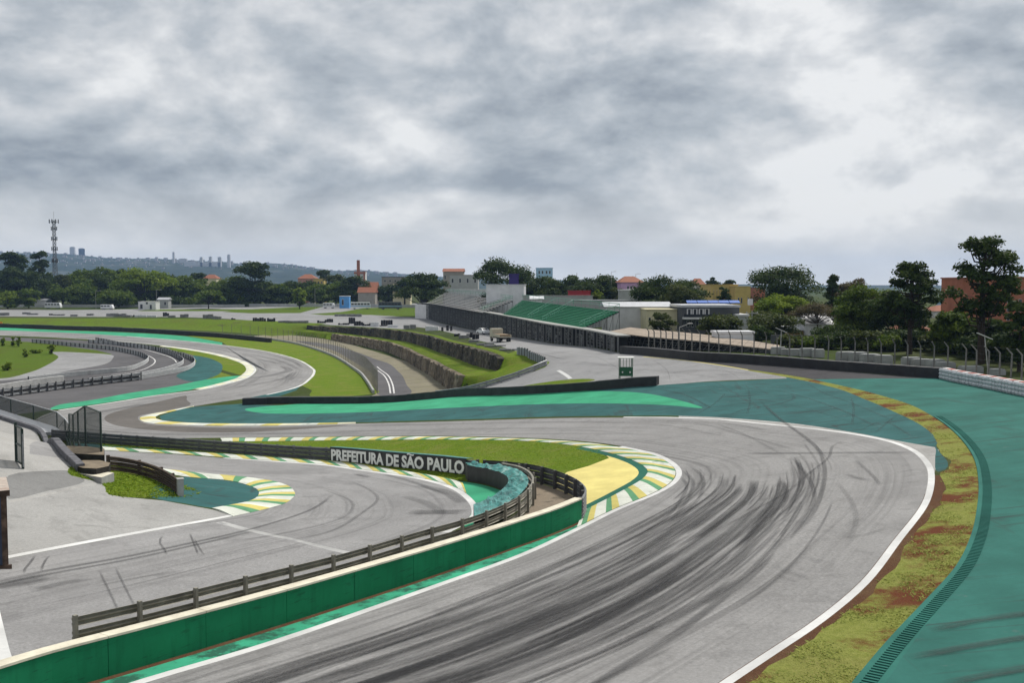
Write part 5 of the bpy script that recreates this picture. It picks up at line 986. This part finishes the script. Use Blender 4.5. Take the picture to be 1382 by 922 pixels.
def truck():
    p = P3(675, 461.5); root = thing('flatbed_truck', 'cream flatbed truck with a timber load on the plateau road', 'truck', p, R(108)); s = 1.0
    MB().box((2.3,0,1.45),(1.6,2.0,1.7)).build('cab', M_truck, root); mobj('windscreen', [(3.12,-.85,1.5),(3.12,.85,1.5),(3.11,.85,2.1),(3.11,-.85,2.1)], [(0,1,2,3)], M_glass, root)
    MB().box((-.9,0,1.0),(4.7,2.1,.16)).build('flatbed', M_truck, root); MB().box((0,0,.72),(6.0,.8,.25)).build('chassis', M_post, root); MB().box((-.9,0,1.25),(4.3,1.7,.32)).build('timber_load', M_wood, root)
    for y in (-1,1): MB().box((-.9,y*1.06,1.2),(4.7,.05,.4)).build('side_board', M_truck, root)
    for x in (2.2, -1.6, -2.5):
        for y in (-.9,.9): wheel(root, x, y, .45, .3)
truck()
def van(label, u, v, d, L, H, mat, stripe, name, cat, rz=0):
    x = at_d(u, v, d).x; root = thing(name, label, cat, (x, d, zat(x, d)), rz); pr = [(-L/2,.45),(-L/2,H),(L/2-.5,H),(L/2-.1,H*.6),(L/2,H*.5),(L/2,.45)]; n = len(pr); V = [(a, y, z) for y in (-1,1) for a, z in pr]; mobj('body', V, [tuple(range(n-1,-1,-1)), tuple(range(n,2*n))]+[(i,(i+1)%n,n+(i+1)%n,n+i) for i in range(n)], mat, root)
    k = int(L/1.4)
    for i in range(k):
        MB().box((-L/2+.7+i*1.35,-1.01,H*.72),(1.1,.03,H*.24)).build('side_window', M_glass, root)
    MB().box((0,-1.008,H*.42),(L*.98,.015,H*.1)).build('stripe', stripe, root)
    for a in (-L*.32, L*.32):
        for y in (-.85,.85): wheel(root, a, y, .45, .25)
van('white and blue bus parked by the far blue hut', 487, 405, 430, 8.5, 3.0, M_car, bmat('bus_blue', (.12,.3,.6)), 'parked_bus', 'bus', R(8))
van('dark coach parked near the black hoarding', 527, 406, 425, 10, 3.2, c_dark, c_blue, 'parked_bus', 'bus', R(-3))
van('white van parked in front of the long white perimeter wall', 145, 414, 430, 5.2, 2.2, M_car, c_grey, 'parked_van', 'van', 0)
van('white camper van parked by the left shrubs', 72, 412, 445, 7, 2.6, M_car, c_grey, 'parked_van', 'van', 0)
van('white box van parked beside the dark green hut', 444, 404, 440, 5, 2.4, M_car, c_grey, 'parked_van', 'van', 0)
# tyre stacks and pallets along the edge of the lot
def kit():
    mbk = plain('stack_black', (.022,.022,.024), .7, .3, 0, .3, 2); mgr = plain('stack_grey', (.20,.20,.20), .9, .2, 0, .3, 2); mwh = plain('stack_white', (.60,.61,.62), .7, .2, 0, .1, 2)
    spots = [(6,426,3.5,1.2,1),(36,424,3,.8,1),(44,425,4,.7,1),(70,425.5,2.5,.7,0),(80,426,4,.6,1),(100,427,2.5,.8,1),(122,426,2.5,.8,1),(152,427,4.5,1.2,1),(162,427.5,4.5,1.2,1),(172,428,3,.8,1),(178,427.5,2.5,.8,0),(190,428,4,.8,2),(205,428,3.5,.7,2),(224,427,2.5,1.6,0),(232,428.5,2.5,.8,1),(249,428.5,2.8,1.3,1),(281,430,3.5,1.6,1),(293,431,3,1.1,1),(315,431.5,1.8,.7,0),(350,433.5,4.5,1.3,0),(366,434,3.5,1.3,0),(384,435.5,4,.7,1),(394,436,3.6,.8,1),(408,436,4,.8,1),(434,436,3.5,1.1,0),(444,435,3.2,1.4,0),(464,438.5,4.0,.8,0),(475,437,2.3,2.2,0),(484,439.5,3.2,1.6,0),(495,440,3.5,1.0,0),(506,441,2.6,1.5,2),(514,440.5,4,.8,0),(522,439.5,4,1.9,0),(530,442,3,.8,2),(553,444,3.5,1.3,1),(470,427,4.5,.9,1),(480,427.5,4.5,1.0,1),(457,427,3,.9,1),(580,446.5,2.2,1.3,2),(588,446.5,1.6,1.3,2),(597,447,.6,1.0,0),(604,446.5,.7,1.4,0),(609,446.8,.6,1.3,0),(617,454,2.2,.7,0),(626,457,2.2,.9,1),(634,456,2.2,1.3,0),(642,458,2.0,1.2,0),(655,466,3.0,.35,1),(668,468,3.5,.3,1),(690,473,3.5,.25,1),(640,462,2,.5,1)]
    used = {}
    nmz = {0: ('tyre_stack', 'black tyre stack stored along the edge of the lot', 'tyre stack'), 1: ('barrier_stack', 'grey stacked barrier blocks stored along the edge of the lot', 'blocks'), 2: ('foam_block', 'white wrapped bundle stored along the edge of the lot', 'bundle')}
    for u, v, w, h, c in spots:
        p = P3(u, v); nm, lb, ct = nmz[c]; root = thing(nm, lb, ct, p, r2.uniform(-.2,.2), group=nm.replace('_', ' ')+'s on the lot'); mt = (mbk, mgr, mwh)[c]
        if c == 0 and w < 1.0:
            for k in range(4): MB().bar((0,0,h*k/4),(0,0,h*(k+.88)/4), w/2, 10).build('tyre', mt, root)
        elif c == 0:
            k = max(2, int(w/.75))
            for i in range(k):
                q = max(2, int(h/.28)); b = MB()
                for j in range(q-(1 if r2.random() < .3 else 0)): b.bar(((i+.5-k/2)*.72, r2.uniform(-.08,.08), j*.28),((i+.5-k/2)*.72, r2.uniform(-.05,.05), j*.28+.25), .35, 10)
                tag(b.build('tyre_column', mt, root), kind='stuff')
        else:
            k = max(1, int(w/1.2))
            for i in range(k): MB().box(((i+.5-k/2)*w/k, r2.uniform(-.1,.1), h/2*(r2.uniform(.75,1))), (w/k*.94, .9, h*r2.uniform(.75,1)), r2.uniform(-.1,.1)).build('block', mt, root)
kit()
# ---------------------------------------------------------------- tower, poles, lights
def comms_tower():
    d = 520; p = at_d(75.5, 410, d); zb = zat(p.x, d); zt = at_d(75.5, 297.5, d).z; H = zt-zb; M = plain('tower_steel', (.11,.115,.12), .7, .3, .2, .2, .5); root = thing('communications_tower', 'tall lattice telecom tower with antenna crown above the left trees', 'tower', (p.x, d, zb))
    def r(z): return 1.9-1.1*min(1, z/(H*.6)) if z < H*.6 else .8+.0*z
    for k in range(4):
        a = math.pi/4+k*math.pi/2; b = MB()
        zs = np.linspace(0, H, 16)
        for z0, z1 in zip(zs, zs[1:]): b.bar((r(z0)*math.cos(a), r(z0)*math.sin(a), z0), (r(z1)*math.cos(a), r(z1)*math.sin(a), z1), .13, 4)
        b.build('leg', M, root)
    b = MB(); zs = np.linspace(0, H, 24)
    for z0, z1 in zip(zs, zs[1:]):
        for k in range(4):
            a, c = math.pi/4+k*math.pi/2, math.pi/4+(k+1)*math.pi/2; b.bar((r(z0)*math.cos(a), r(z0)*math.sin(a), z0), (r(z1)*math.cos(c), r(z1)*math.sin(c), z1), .07, 3); b.bar((r(z1)*math.cos(a), r(z1)*math.sin(a), z1), (r(z1)*math.cos(c), r(z1)*math.sin(c), z1), .07, 3)
    tag(b.build('lattice', M, root), kind='stuff')
    for z in (H*.985, H*.90, H*.78, H*.66, H*.52):
        MB().box((0,0,z),(3.0 if z > H*.95 else 1.9,)*2+(.18,)).build('platform', M, root)
        for k in range(8 if z > H*.95 else 4):
            a = k*2*math.pi/(8 if z > H*.95 else 4); rr = 2.3 if z > H*.95 else 1.4; MB().box((rr*math.cos(a), rr*math.sin(a), z+.2), (.35,.35,2.0)).build('antenna', M, root)
    MB().bar((0,0,H),(0,0,H+4.5),.06,4).build('mast', M, root)
comms_tower()
def lamp(label, u, vt, d, arm=1.6, side=-1, tilt=.25, name='street_lamp', group=None):
    p = at_d(u, vt, d); z = zat(p.x, d); H = p.z-z; root = thing(name, label, 'lamp', (p.x, d, z), group=group); MB().bar((0,0,-.2),(0,0,H),.09,6,.05).build('pole', M_concgrey, root); MB().bar((0,0,H),(side*arm,0,H+tilt),.04,5).build('arm', M_concgrey, root); MB().box((side*arm,0,H+tilt),(.6,.25,.12)).build('lamp_head', M_frame, root)
lamp('tall street lamp rising among the left trees', 129, 393, 440, 2, 1); lamp('street lamp near the white ticket booth', 211, 391.5, 440, 2, 1, .2); lamp('street lamp beside the bright small tree', 425, 390, 440, 2, 1, .2)
lamp('street lamp with two arms above the tree behind the pink house', 825, 367, 270, 1, 1, .1); lamp('street lamp above the pink house roof', 858, 370, 275, 1, 1, .1)
lamp('leaning pole with floodlight bar beside the deck', 917, 442, 122, 1.3, 1, .5); 
def tilt_light(label, u0, v0, u1, v1, ub, vb, d):
    a, b, c = at_d(u0, v0, d), at_d(u1, v1, d), at_d(ub, vb, d); z = zat(c.x, d); root = thing('floodlight', label, 'light', (c.x, d, z)); m = (a+b)/2; o = Vector((c.x, d, z)); MB().bar(Vector((0,0,-.2)), m-o, .05, 6).build('pole', M_concgrey, root); t = (b-a); MB().box(m-o, (t.length,.3,.06), 0, Matrix.Rotation(-math.atan2(t.z, t.x), 3, 'Y')).build('lamp_bar', c_white, root)
tilt_light('white tilted floodlight bar on a thin pole under the tall right tree', 1319, 449.5, 1339, 458, 1335, 500, 86); tilt_light('white tilted floodlight bar behind the post fence near the ochre shed', 1047, 442.5, 1062, 449, 1053, 476, 112)
def power(label, u, vt, d):
    p = at_d(u, vt, d); z = zat(p.x, d); H = p.z-z; root = thing('utility_pole', label, 'pole', (p.x, d, z)); MB().bar((0,0,-.2),(0,0,H),.14,6,.09).build('pole', M_concgrey, root); MB().box((0,0,H-.4),(2.0,.12,.12)).build('cross_arm', M_concgrey, root)
    for x in (-.8,0,.8): MB().bar((x,0,H-.34),(x,0,H-.1),.06,6).build('insulator', M_frame, root)
    return p
a_ = power('pale utility pole right of the modern house', 1015, 419.5, 150); b_ = power('pale utility pole before the dark trees', 1130, 426, 148)
def cable(label, a, b, sag):
    root = thing('power_cable', label, 'cable', a); pts = [a.lerp(b, t/10)-Vector((0,0,sag*4*(t/10)*(1-t/10)))-a for t in range(11)]; b2 = MB().tube(pts, [.035]*11, 4); b2.build('wire', M_concgrey, root)
cable('overhead cable strung between the two pale utility poles', a_-Vector((0,0,.3)), b_-Vector((0,0,.3)), .5)
def orange_sign():
    p = P3(-2, 441.5); root = thing('marker_board', 'orange marker board at the end of the far black tyre wall', 'board', p); MB().box((0,-.6,1.0),(3.0,.15,1.3)).build('board', plain('board_orange', (.75,.30,.03), .6), root)
    for x in (-1.2,1.2): MB().box((x,-.48,.3),(.1,.1,1.0)).build('leg', M_post, root)
orange_sign()
# ---------------------------------------------------------------- trees
M_bark = plain('bark_dark', (.045,.036,.028), .95, .1, 0, .3, 4); M_barkg = plain('bark_grey', (.10,.085,.07), .95, .1, 0, .3, 4)
LV = {'dark': leafmat('leaf_dark', (.022,.044,.011), (.075,.108,.022), .32), 'mid': leafmat('leaf_mid', (.044,.084,.011), (.150,.200,.024), .38), 'bright': leafmat('leaf_bright', (.085,.145,.012), (.25,.31,.030), .42), 'brown': leafmat('leaf_brown', (.070,.060,.026), (.15,.12,.055), .3), 'olive': leafmat('leaf_olive', (.040,.058,.015), (.105,.125,.030), .35)}
def tree(label, u, vt, d, wpx, kind, tone, seed, low=None, name='tree', group=None, cat='tree', nleaf=None, leaf=None):
    rg = np.random.default_rng(seed); p = at_d(u, vt, d); z = zat(p.x, d); H = p.z-z; w = wpx*d/FPX; root = thing(name, label, cat, (p.x, d, z), group=group); px = d/FPX
    lo = {'umbrella': .30, 'round': .12, 'tall': .38, 'bush': .02, 'conifer': .15, 'bare': .4}[kind] if low is None else low
    c0, ch = H*lo, H*(1-lo); V = []; tk = MB(); r0 = max(.12, min(.55, H*.026)); nb = {'umbrella': 36, 'round': 36, 'tall': 46, 'bush': 22, 'conifer': 24, 'bare': 22}[kind]
    blobs = []
    for i in range(nb):
        a = rg.uniform(0, 2*np.pi); q = math.sqrt(rg.uniform(0.02, 1))
        if kind in ('umbrella', 'bare'):
            q *= .5; top = math.sqrt(max(0, 1-(q*2)**2*.85)); zz = c0+ch*(rg.uniform(.15, .95)*.55*top+.45*top*rg.uniform(.5,1)-.02); rr = w*rg.uniform(.12,.20); fl = .62
        elif kind == 'tall':
            f = (i+.5)/nb; prof = [.55,.95,1.0,.85,.75,.45][min(5, int(f*6))]; q = .5*prof*rg.uniform(.35,1); zz = c0+ch*(f*.95); rr = w*rg.uniform(.09,.17); fl = .85
        elif kind == 'conifer':
            f = (i+.5)/nb; q = .5*(1-f)**.8*rg.uniform(.4,1)+.03; zz = c0+ch*f*.95; rr = w*rg.uniform(.13,.2); fl = .8
        else:
            f = rg.uniform(0, 1); prof = math.sin(math.pi*(.12+.80*f))**.6; q *= .46*prof; zz = c0+ch*(.06+.86*f); rr = w*rg.uniform(.12,.19); fl = .8
        zz = min(zz, H-rr*fl*.92-abs(rg.normal(0,.03))*H); blobs.append((w*q*math.cos(a), w*q*math.sin(a), zz, rr, fl))
    zs = [0, H*lo*.5, c0+ch*.15, c0+ch*.5, c0+ch*.85]; lx, ly = rg.uniform(-.03,.03,2)*H; tk.tube([(lx*f*f, ly*f*f, zz) for f, zz in zip((0,.25,.5,.8,1), zs)], [r0*1.25, r0, r0*.8, r0*.45, r0*.12], 7)
    for bx, by, bz, rr, fl in blobs[:: (1 if kind in ('tall','bare','umbrella') else 2)]:
        f0 = rg.uniform(.75, 1.0) if kind in ('umbrella','bare') else rg.uniform(.5,.9); s = np.array([0,0,max(H*lo*.6, min(c0*f0 if kind != 'tall' else bz-ch*.2, bz-.1*H))]); e = np.array([bx, by, bz]); m = (s+e)/2+np.array([bx*.12, by*.12, -.05*H if kind == 'tall' else .03*H]); tk.tube([s, m, e], [r0*.42, r0*.26, r0*.08], 5)
    tk.build('trunk', M_bark if tone != 'brown' else M_barkg, root)
    area = wpx*(H/px); N = nleaf or int(.62*np.clip(area*3.4, 1500, 15000)) if kind == 'tall' else nleaf or int(np.clip(area*3.4, 1500, 15000)); ls = leaf or max(.20, 1.7*px); 
    bl = np.array(blobs); wt = bl[:,3]**2; bi = rg.choice(len(bl), N, p=wt/wt.sum()); B = bl[bi]; dv = rg.normal(0,1,(N,3)); dv /= np.linalg.norm(dv, axis=1)[:,None]; dv[:,2] = np.where(dv[:,2] < -.25, -dv[:,2]*.5, dv[:,2]); rad = B[:,3]*np.where(rg.uniform(0,1,N) < .6, rg.uniform(.75,1.15,N), rg.uniform(.3,1.4,N))
    if kind == 'bare': rad *= 1.0
    C = B[:,:3]+dv*rad[:,None]*np.column_stack([np.ones(N), np.ones(N), B[:,4]]); C[:,2] = np.maximum(C[:,2], .05)
    nrm = dv*.6+rg.normal(0,.55,(N,3))+np.array([0,0,.5]); nrm /= np.linalg.norm(nrm, axis=1)[:,None]; t1 = np.cross(nrm, rg.normal(0,1,(N,3))); t1 /= np.linalg.norm(t1, axis=1)[:,None]; t2 = np.cross(nrm, t1); s = ls*rg.uniform(.5,1.25,N)[:,None]*(.6 if kind == 'bare' else 1); asp = rg.uniform(.4,.8,N)[:,None]
    Vv = np.stack([C-t1*s, C-t2*s*asp, C+t1*s, C+t2*s*asp], 1).reshape(-1,3); tint = np.clip(rg.normal(.42,.2,N)+(bi % 7-3)*.07, 0, 1); fast_mesh('crown', Vv, np.arange(N*4).reshape(-1,4), LV[tone], root, tint)
    return root
gl = 'trees along the far left perimeter'; LBL = 'leafy tree among the dense row beyond the white perimeter wall'
T = [('dark round tree at the far left behind the wide umbrella tree',17,338,520,36,'round','dark'),('dark billowing tree just left of the telecom tower',53,337,510,32,'round','dark'),('wide dark umbrella tree at the left edge',22,354,480,54,'umbrella','dark'),
 ('bright leafy shrub at the left edge below the umbrella tree',10,392,440,30,'bush','bright'),('bright leafy shrub beside the white roofed shed',38,389,445,32,'bush','mid'),('broad yellow green umbrella tree right of the telecom tower',128,357,500,66,'umbrella','mid'),
 ('slim olive tree at the foot of the telecom tower',84,370,480,26,'round','olive'),('low wide dark tree before the telecom tower',100,383,470,56,'round','mid'),('low flat green tree left of the white ticket booth',160,392,455,52,'round','mid'),('large bright green dome tree behind the white ticket booth',195,362,475,70,'umbrella','bright'),
 ('dark tree filling the gap between the umbrella tree and the low flat tree',158,363,530,34,'round','dark'),('dark tree close behind the slim olive tree',65,372,500,34,'round','dark'),('dark tree rising between bright dome tree and dense green tree',225,370,520,28,'round','dark'),('dense green tree right of the bright dome tree',250,371,490,50,'umbrella','mid'),('small round tree with bare trunk in front of the white wall',281,390,440,36,'umbrella','mid'),('dark tree peeking over the small bare trunked tree',268,368,530,24,'round','dark'),('dark green dome tree beside the tallest left tree',318,373,480,40,'round','mid'),('tallest dark spreading tree of the left row',343,352,475,54,'round','dark'),('mid green tree before the tiled roof house',300,379,500,32,'round','mid'),('dark tree hidden behind the broad yellow green umbrella tree',110,366,530,40,'round','dark'),('dark low crown between the low wide tree and low flat tree',140,384,490,36,'round','dark'),('dark low crown under the bright green dome tree',215,384,500,44,'round','dark'),('mid green tree right of the tallest left tree',365,384,520,30,'round','mid'),
 ('small bright round tree by the lot entrance',404,387,435,18,'round','bright'),('mid green tree behind the small bright round tree',388,382,500,30,'round','mid'),('dark tree left of the yellow house',420,379,505,36,'round','dark'),('dark round tree left of the church tower',436,362,560,24,'round','dark'),('loose yellow green tree left of the church tower',453,370,500,34,'round','olive'),('dark tree directly below the church tower',477,373,480,38,'round','dark'),('dark umbrella tree overhanging the end of the grey grandstand',571,367,362,58,'umbrella','dark'),('small dark tree between church tower and umbrella tree',523,384,480,22,'round','dark'),('round dark tree before the yellow fronted house',546,372,470,30,'umbrella','dark'),
 ('huge dark broad tree behind the white sheet box',684,349,300,88,'round','dark'),('dark flat tree below the pale blue house',757,370,280,60,'umbrella','dark'),('slim round dark tree above the red hoarding',778,361,330,32,'umbrella','dark'),('wide dark tree behind the red hoarding',812,371,275,66,'umbrella','dark'),('small bright tree beside the red hoarding',806,388,258,18,'round','bright'),('small brownish tree left of the pink house',836,386,250,30,'round','olive'),
 ('massive dark tree between pink house and yellow block',903,367,205,84,'umbrella','dark'),('reddish olive tree in front of the massive dark tree',924,384,195,56,'round','olive'),('thin tree above the yellow block, left one',961,371,330,24,'umbrella','dark'),('thin tree above the yellow block, right one',988,372,330,26,'umbrella','dark'),('small dark tree in front of the yellow block',976,387,235,22,'round','dark'),('small shrub tree hiding the cream house',896,420,155,34,'round','olive'),('dark wide shrub tree before the modern house',973,426,142,58,'round','olive'),
 ('large dark spreading tree right of the yellow block',1062,360,205,104,'round','dark'),('dark pointed conifer between large tree and brown dome',1124,371,190,28,'conifer','dark'),('brown domed half bare tree on the skyline',1153,375,200,48,'umbrella','brown'),('bright green layered tree below the large dark tree',1056,394,165,66,'umbrella','bright'),('grey brown thinly leaved tree above the ochre shed',1104,407,150,62,'bare','brown'),('broad deep green tree at the centre of the right grove',1172,385,132,86,'round','mid'),('dark low tree behind the deck end',1046,425,145,72,'round','olive'),('tall slender tree with open crown and straight dark trunk',1230,352,112,68,'tall','dark'),('dense dark tree behind the slender trunk',1216,400,126,78,'round','dark'),('tallest open crowned tree before the brick tower block',1328,318,100,92,'tall','dark'),('low bushy tree between the two tall trees',1290,420,112,64,'round','mid'),('leafy branch tree at the right edge of the fence',1378,405,92,50,'round','dark'),('dark tree in front of the brick tower base',1338,432,108,56,'round','dark'),('dark shrub tree beside the pale utility pole',1128,440,128,60,'round','dark'),('bushy tree right of the modern house',1030,420,160,40,'round','olive')]
T += [('dark crown below the pale blue house',735,373,300,46,'round','dark'),('spreading dark tree above the grey hoarding',795,379,262,44,'round','dark'),('dark tree between the cream house and modern house',880,405,185,40,'round','dark')]
BU = [(1022,440,138),(1075,452,124),(1098,455,122),(1122,452,121),(1148,450,120),(1172,448,119),(1196,452,117),(1212,446,119),(1248,446,118),(1268,452,114),(1288,450,112),(1312,455,106),(1352,452,102),(1376,450,98)]
bl_ = ['beside the pale grey house wall','left of the grey brown tree trunk','under the grey brown tree','under the dark shrub tree','left of the broad deep green tree','under the broad deep green tree','right of the broad deep green tree','left of the slender trunk','right of the slender trunk','behind the row of stored blocks','under the low bushy tree','left of the tallest trunk','right of the tallest trunk','at the end of the post fence']
for i, (u, vt, d) in enumerate(BU): T.append(('dark undergrowth bush '+bl_[i], u, vt, d, 40+(i*7) % 18, 'bush', ('dark','olive','mid','dark')[i % 4]))
fl_ = [(4,378,'mid'),(48,376,'dark'),(72,384,'mid'),(112,376,'mid'),(142,372,'dark'),(176,380,'bright'),(212,378,'mid'),(236,380,'mid'),(264,382,'mid'),(296,384,'mid'),(326,384,'dark'),(358,382,'dark'),(376,384,'mid'),(398,380,'dark'),(432,384,'mid'),(462,380,'mid'),(500,386,'olive'),(534,384,'dark')]
fn_ = ['left edge umbrella tree','first dark round tree','telecom tower foot','olive slim tree','umbrella right side','bright dome left side','bright dome right side','dense tree left side','dense tree right side','bare trunked tree right side','dark dome tree','tallest tree left side','tallest tree right side','bright small tree','yellow house front','church tower left side','red gable house','flat dark roofed house']
for i, (u, vt, tn) in enumerate(fl_): T.append(('leafy mid height tree filling the row by the '+fn_[i], u, vt, 476+(i*5) % 14, 42, 'round', tn))
for i, (u, vt) in enumerate([(30,399),(118,401),(140,402),(178,402),(235,400),(262,402),(310,398),(335,400),(372,398)]): T.append(('dark undergrowth hedge bush '+['under the wide umbrella tree','under the low wide dark tree','left of the low flat tree','under the low flat green tree','right of the small grey hut','beside the small bare trunked tree','left of the tallest left tree','under the tallest left tree','right of the tallest left tree'][i], u, vt, 470+i, 40, 'bush', ('dark','mid')[i % 2]))
for i, (lb, u, vt, d, w, kd, tn) in enumerate(T): tree(lb, u, vt, d, w, kd, tn, 100+i, group=gl if lb == LBL else None)
def shrubs():
    for u, v, w, h in [(4,467,1.0,2.0),(17,467,1.0,2.2),(25,468,1.2,2.4),(34,482,1.2,1.6),(69,478,1.8,2.2),(48,477,2.6,.8),(10,500,2.0,1.4)]:
        p = P3(u, v); d = p.y; vt = v-h*FPX/d; tree('young sapling in the far left grass field', u, vt, d, w*FPX/d, 'bush', 'bright', int(u*7+v), name='sapling', group='saplings in the far left field', cat='sapling', nleaf=420, leaf=.26, low=.0)
shrubs()
# ---------------------------------------------------------------- hills and their buildings
def hills():
    prof = [(-900,345),(-300,340),(0,338),(60,340),(95,342),(130,346),(200,347),(260,350),(310,353),(330,358),(365,355),(390,357),(420,361),(455,365),(490,363),(540,369),(600,373),(700,380),(900,383),(1382,386),(2300,386)]
    us = np.array([p[0] for p in prof], float); vs = np.array([p[1] for p in prof], float); D0, D1 = 2600, 4400; nx, ny = 260, 26; V = []
    uu = np.linspace(-900, 2300, nx)
    for j in range(ny):
        f = j/(ny-1); D = D0+(D1-D0)*f*1.25
        for i, u in enumerate(uu):
            top = (385-np.interp(u, us, vs))/FPX*D1; x = (u-691)/FPX*D; sh = math.sin(min(1, f*1.25)*math.pi/2)**1.3 if f < .8 else math.cos((f-.8)/.2*1.2); nz = mnoise.fractal((x*.0016, D*.0016, 3), 1, 2, 5); h = CAMZ-12+(top+12)*sh*(.93+.0*nz)+nz*11*(.3+sh)*(1 if top > 12 else .2); V.append((x, D, h))
    o = mobj('hills', V, [(j*nx+i, j*nx+i+1, (j+1)*nx+i+1, (j+1)*nx+i) for j in range(ny-1) for i in range(nx-1)], M_hill, None, True); tag(o, kind='structure')
    return np.array(V).reshape(ny, nx, 3), uu
def hillmat():
    t = NT('hill_woods', .95, .1); p = t.geo(); c = t.mix(t.ramp(t.noise(p, .012, 6, .7), .35, .65), (.010,.020,.010), (.035,.05,.02)); c = t.mix(t.ramp(t.noise(p, .006, 7, .7), .56, .66, 0, .6), c, (.16,.15,.14)); t.bump(t.noise(p, .03, 4), 1, 8); return t.out(c)
M_hill = hillmat(); HV, HU = hills()
def hill_at(u, f):
    i = int(np.argmin(abs(HU-u))); j = int(round(f*25)); return Vector(HV[j, i])
def hill_towns():
    b = MB(); rg = random.Random(5)
    for k in range(520):
        u = rg.choice((rg.uniform(-60, 345), rg.uniform(-60,345), rg.uniform(345, 560))); f = rg.triangular(.3, .78, .62); p = hill_at(u, f); s = rg.uniform(4, 8); b.box(p+Vector((rg.uniform(-10,10), 0, s*.3)), (s*1.3, s, s*rg.uniform(.6,1.1)))
    o = b.build('hillside_houses', bmat('town_white', (.36,.34,.33)), None); tag(o, 'scattered pale houses covering the distant wooded hills', 'houses', kind='stuff')
    for u, f, w, h, lb in [(99,.74,20,34,'pale apartment tower on the far ridge, left of three'),(109,.74,22,32,'pale apartment tower on the far ridge, middle of three'),(119,.74,22,30,'pale apartment tower on the far ridge, right of three'),(235.5,.5,6,42,'slim white tower standing on the far hillside'),(272,.42,9,34,'thin white tower beside the far white blocks'),(280,.42,9,36,'thin white chimney block on the far slope'),(294,.42,11,36,'white tower in the middle of the far white blocks'),(306,.42,9,46,'tall white slab at the end of the far white blocks'),(265,.42,55,18,'long white block row at the foot of the far hill'),(286,.42,70,16,'second long white block row on the far hill foot'),(252,.46,30,18,'short white block left of the far white rows')]:
        p = hill_at(u, f); root = thing('distant_block', lb, 'building', p-Vector((0,0,6))); MB().box((0,-6,h/2+3),(w,10,h)).build('wall', bmat('far_white', (.5,.5,.5)) if 'far_white' not in bpy.data.materials else bpy.data.materials['far_white'], root); MB().box((0,-6,h+3.6),(w*.6,5,1.4)).build('roof_box', bpy.data.materials['far_white'], root)
hill_towns()
# ---------------------------------------------------------------- air
def haze():
    b = MB().box((0, 2900, 84), (9400, 7800, 232)); t = bpy.data.materials.new('haze_air'); t.use_nodes = True; nt = t.node_tree; nt.nodes.clear(); o = nt.nodes.new('ShaderNodeOutputMaterial'); v = nt.nodes.new('ShaderNodeVolumePrincipled'); v.inputs['Density'].default_value = .0001; v.inputs['Color'].default_value = (.40,.62,1.0,1); v.inputs['Anisotropy'].default_value = .1; nt.links.new(v.outputs[0], o.inputs['Volume']); tag(b.build('haze', t), 'thin blue haze filling the whole valley air', 'haze', kind='stuff')
haze()
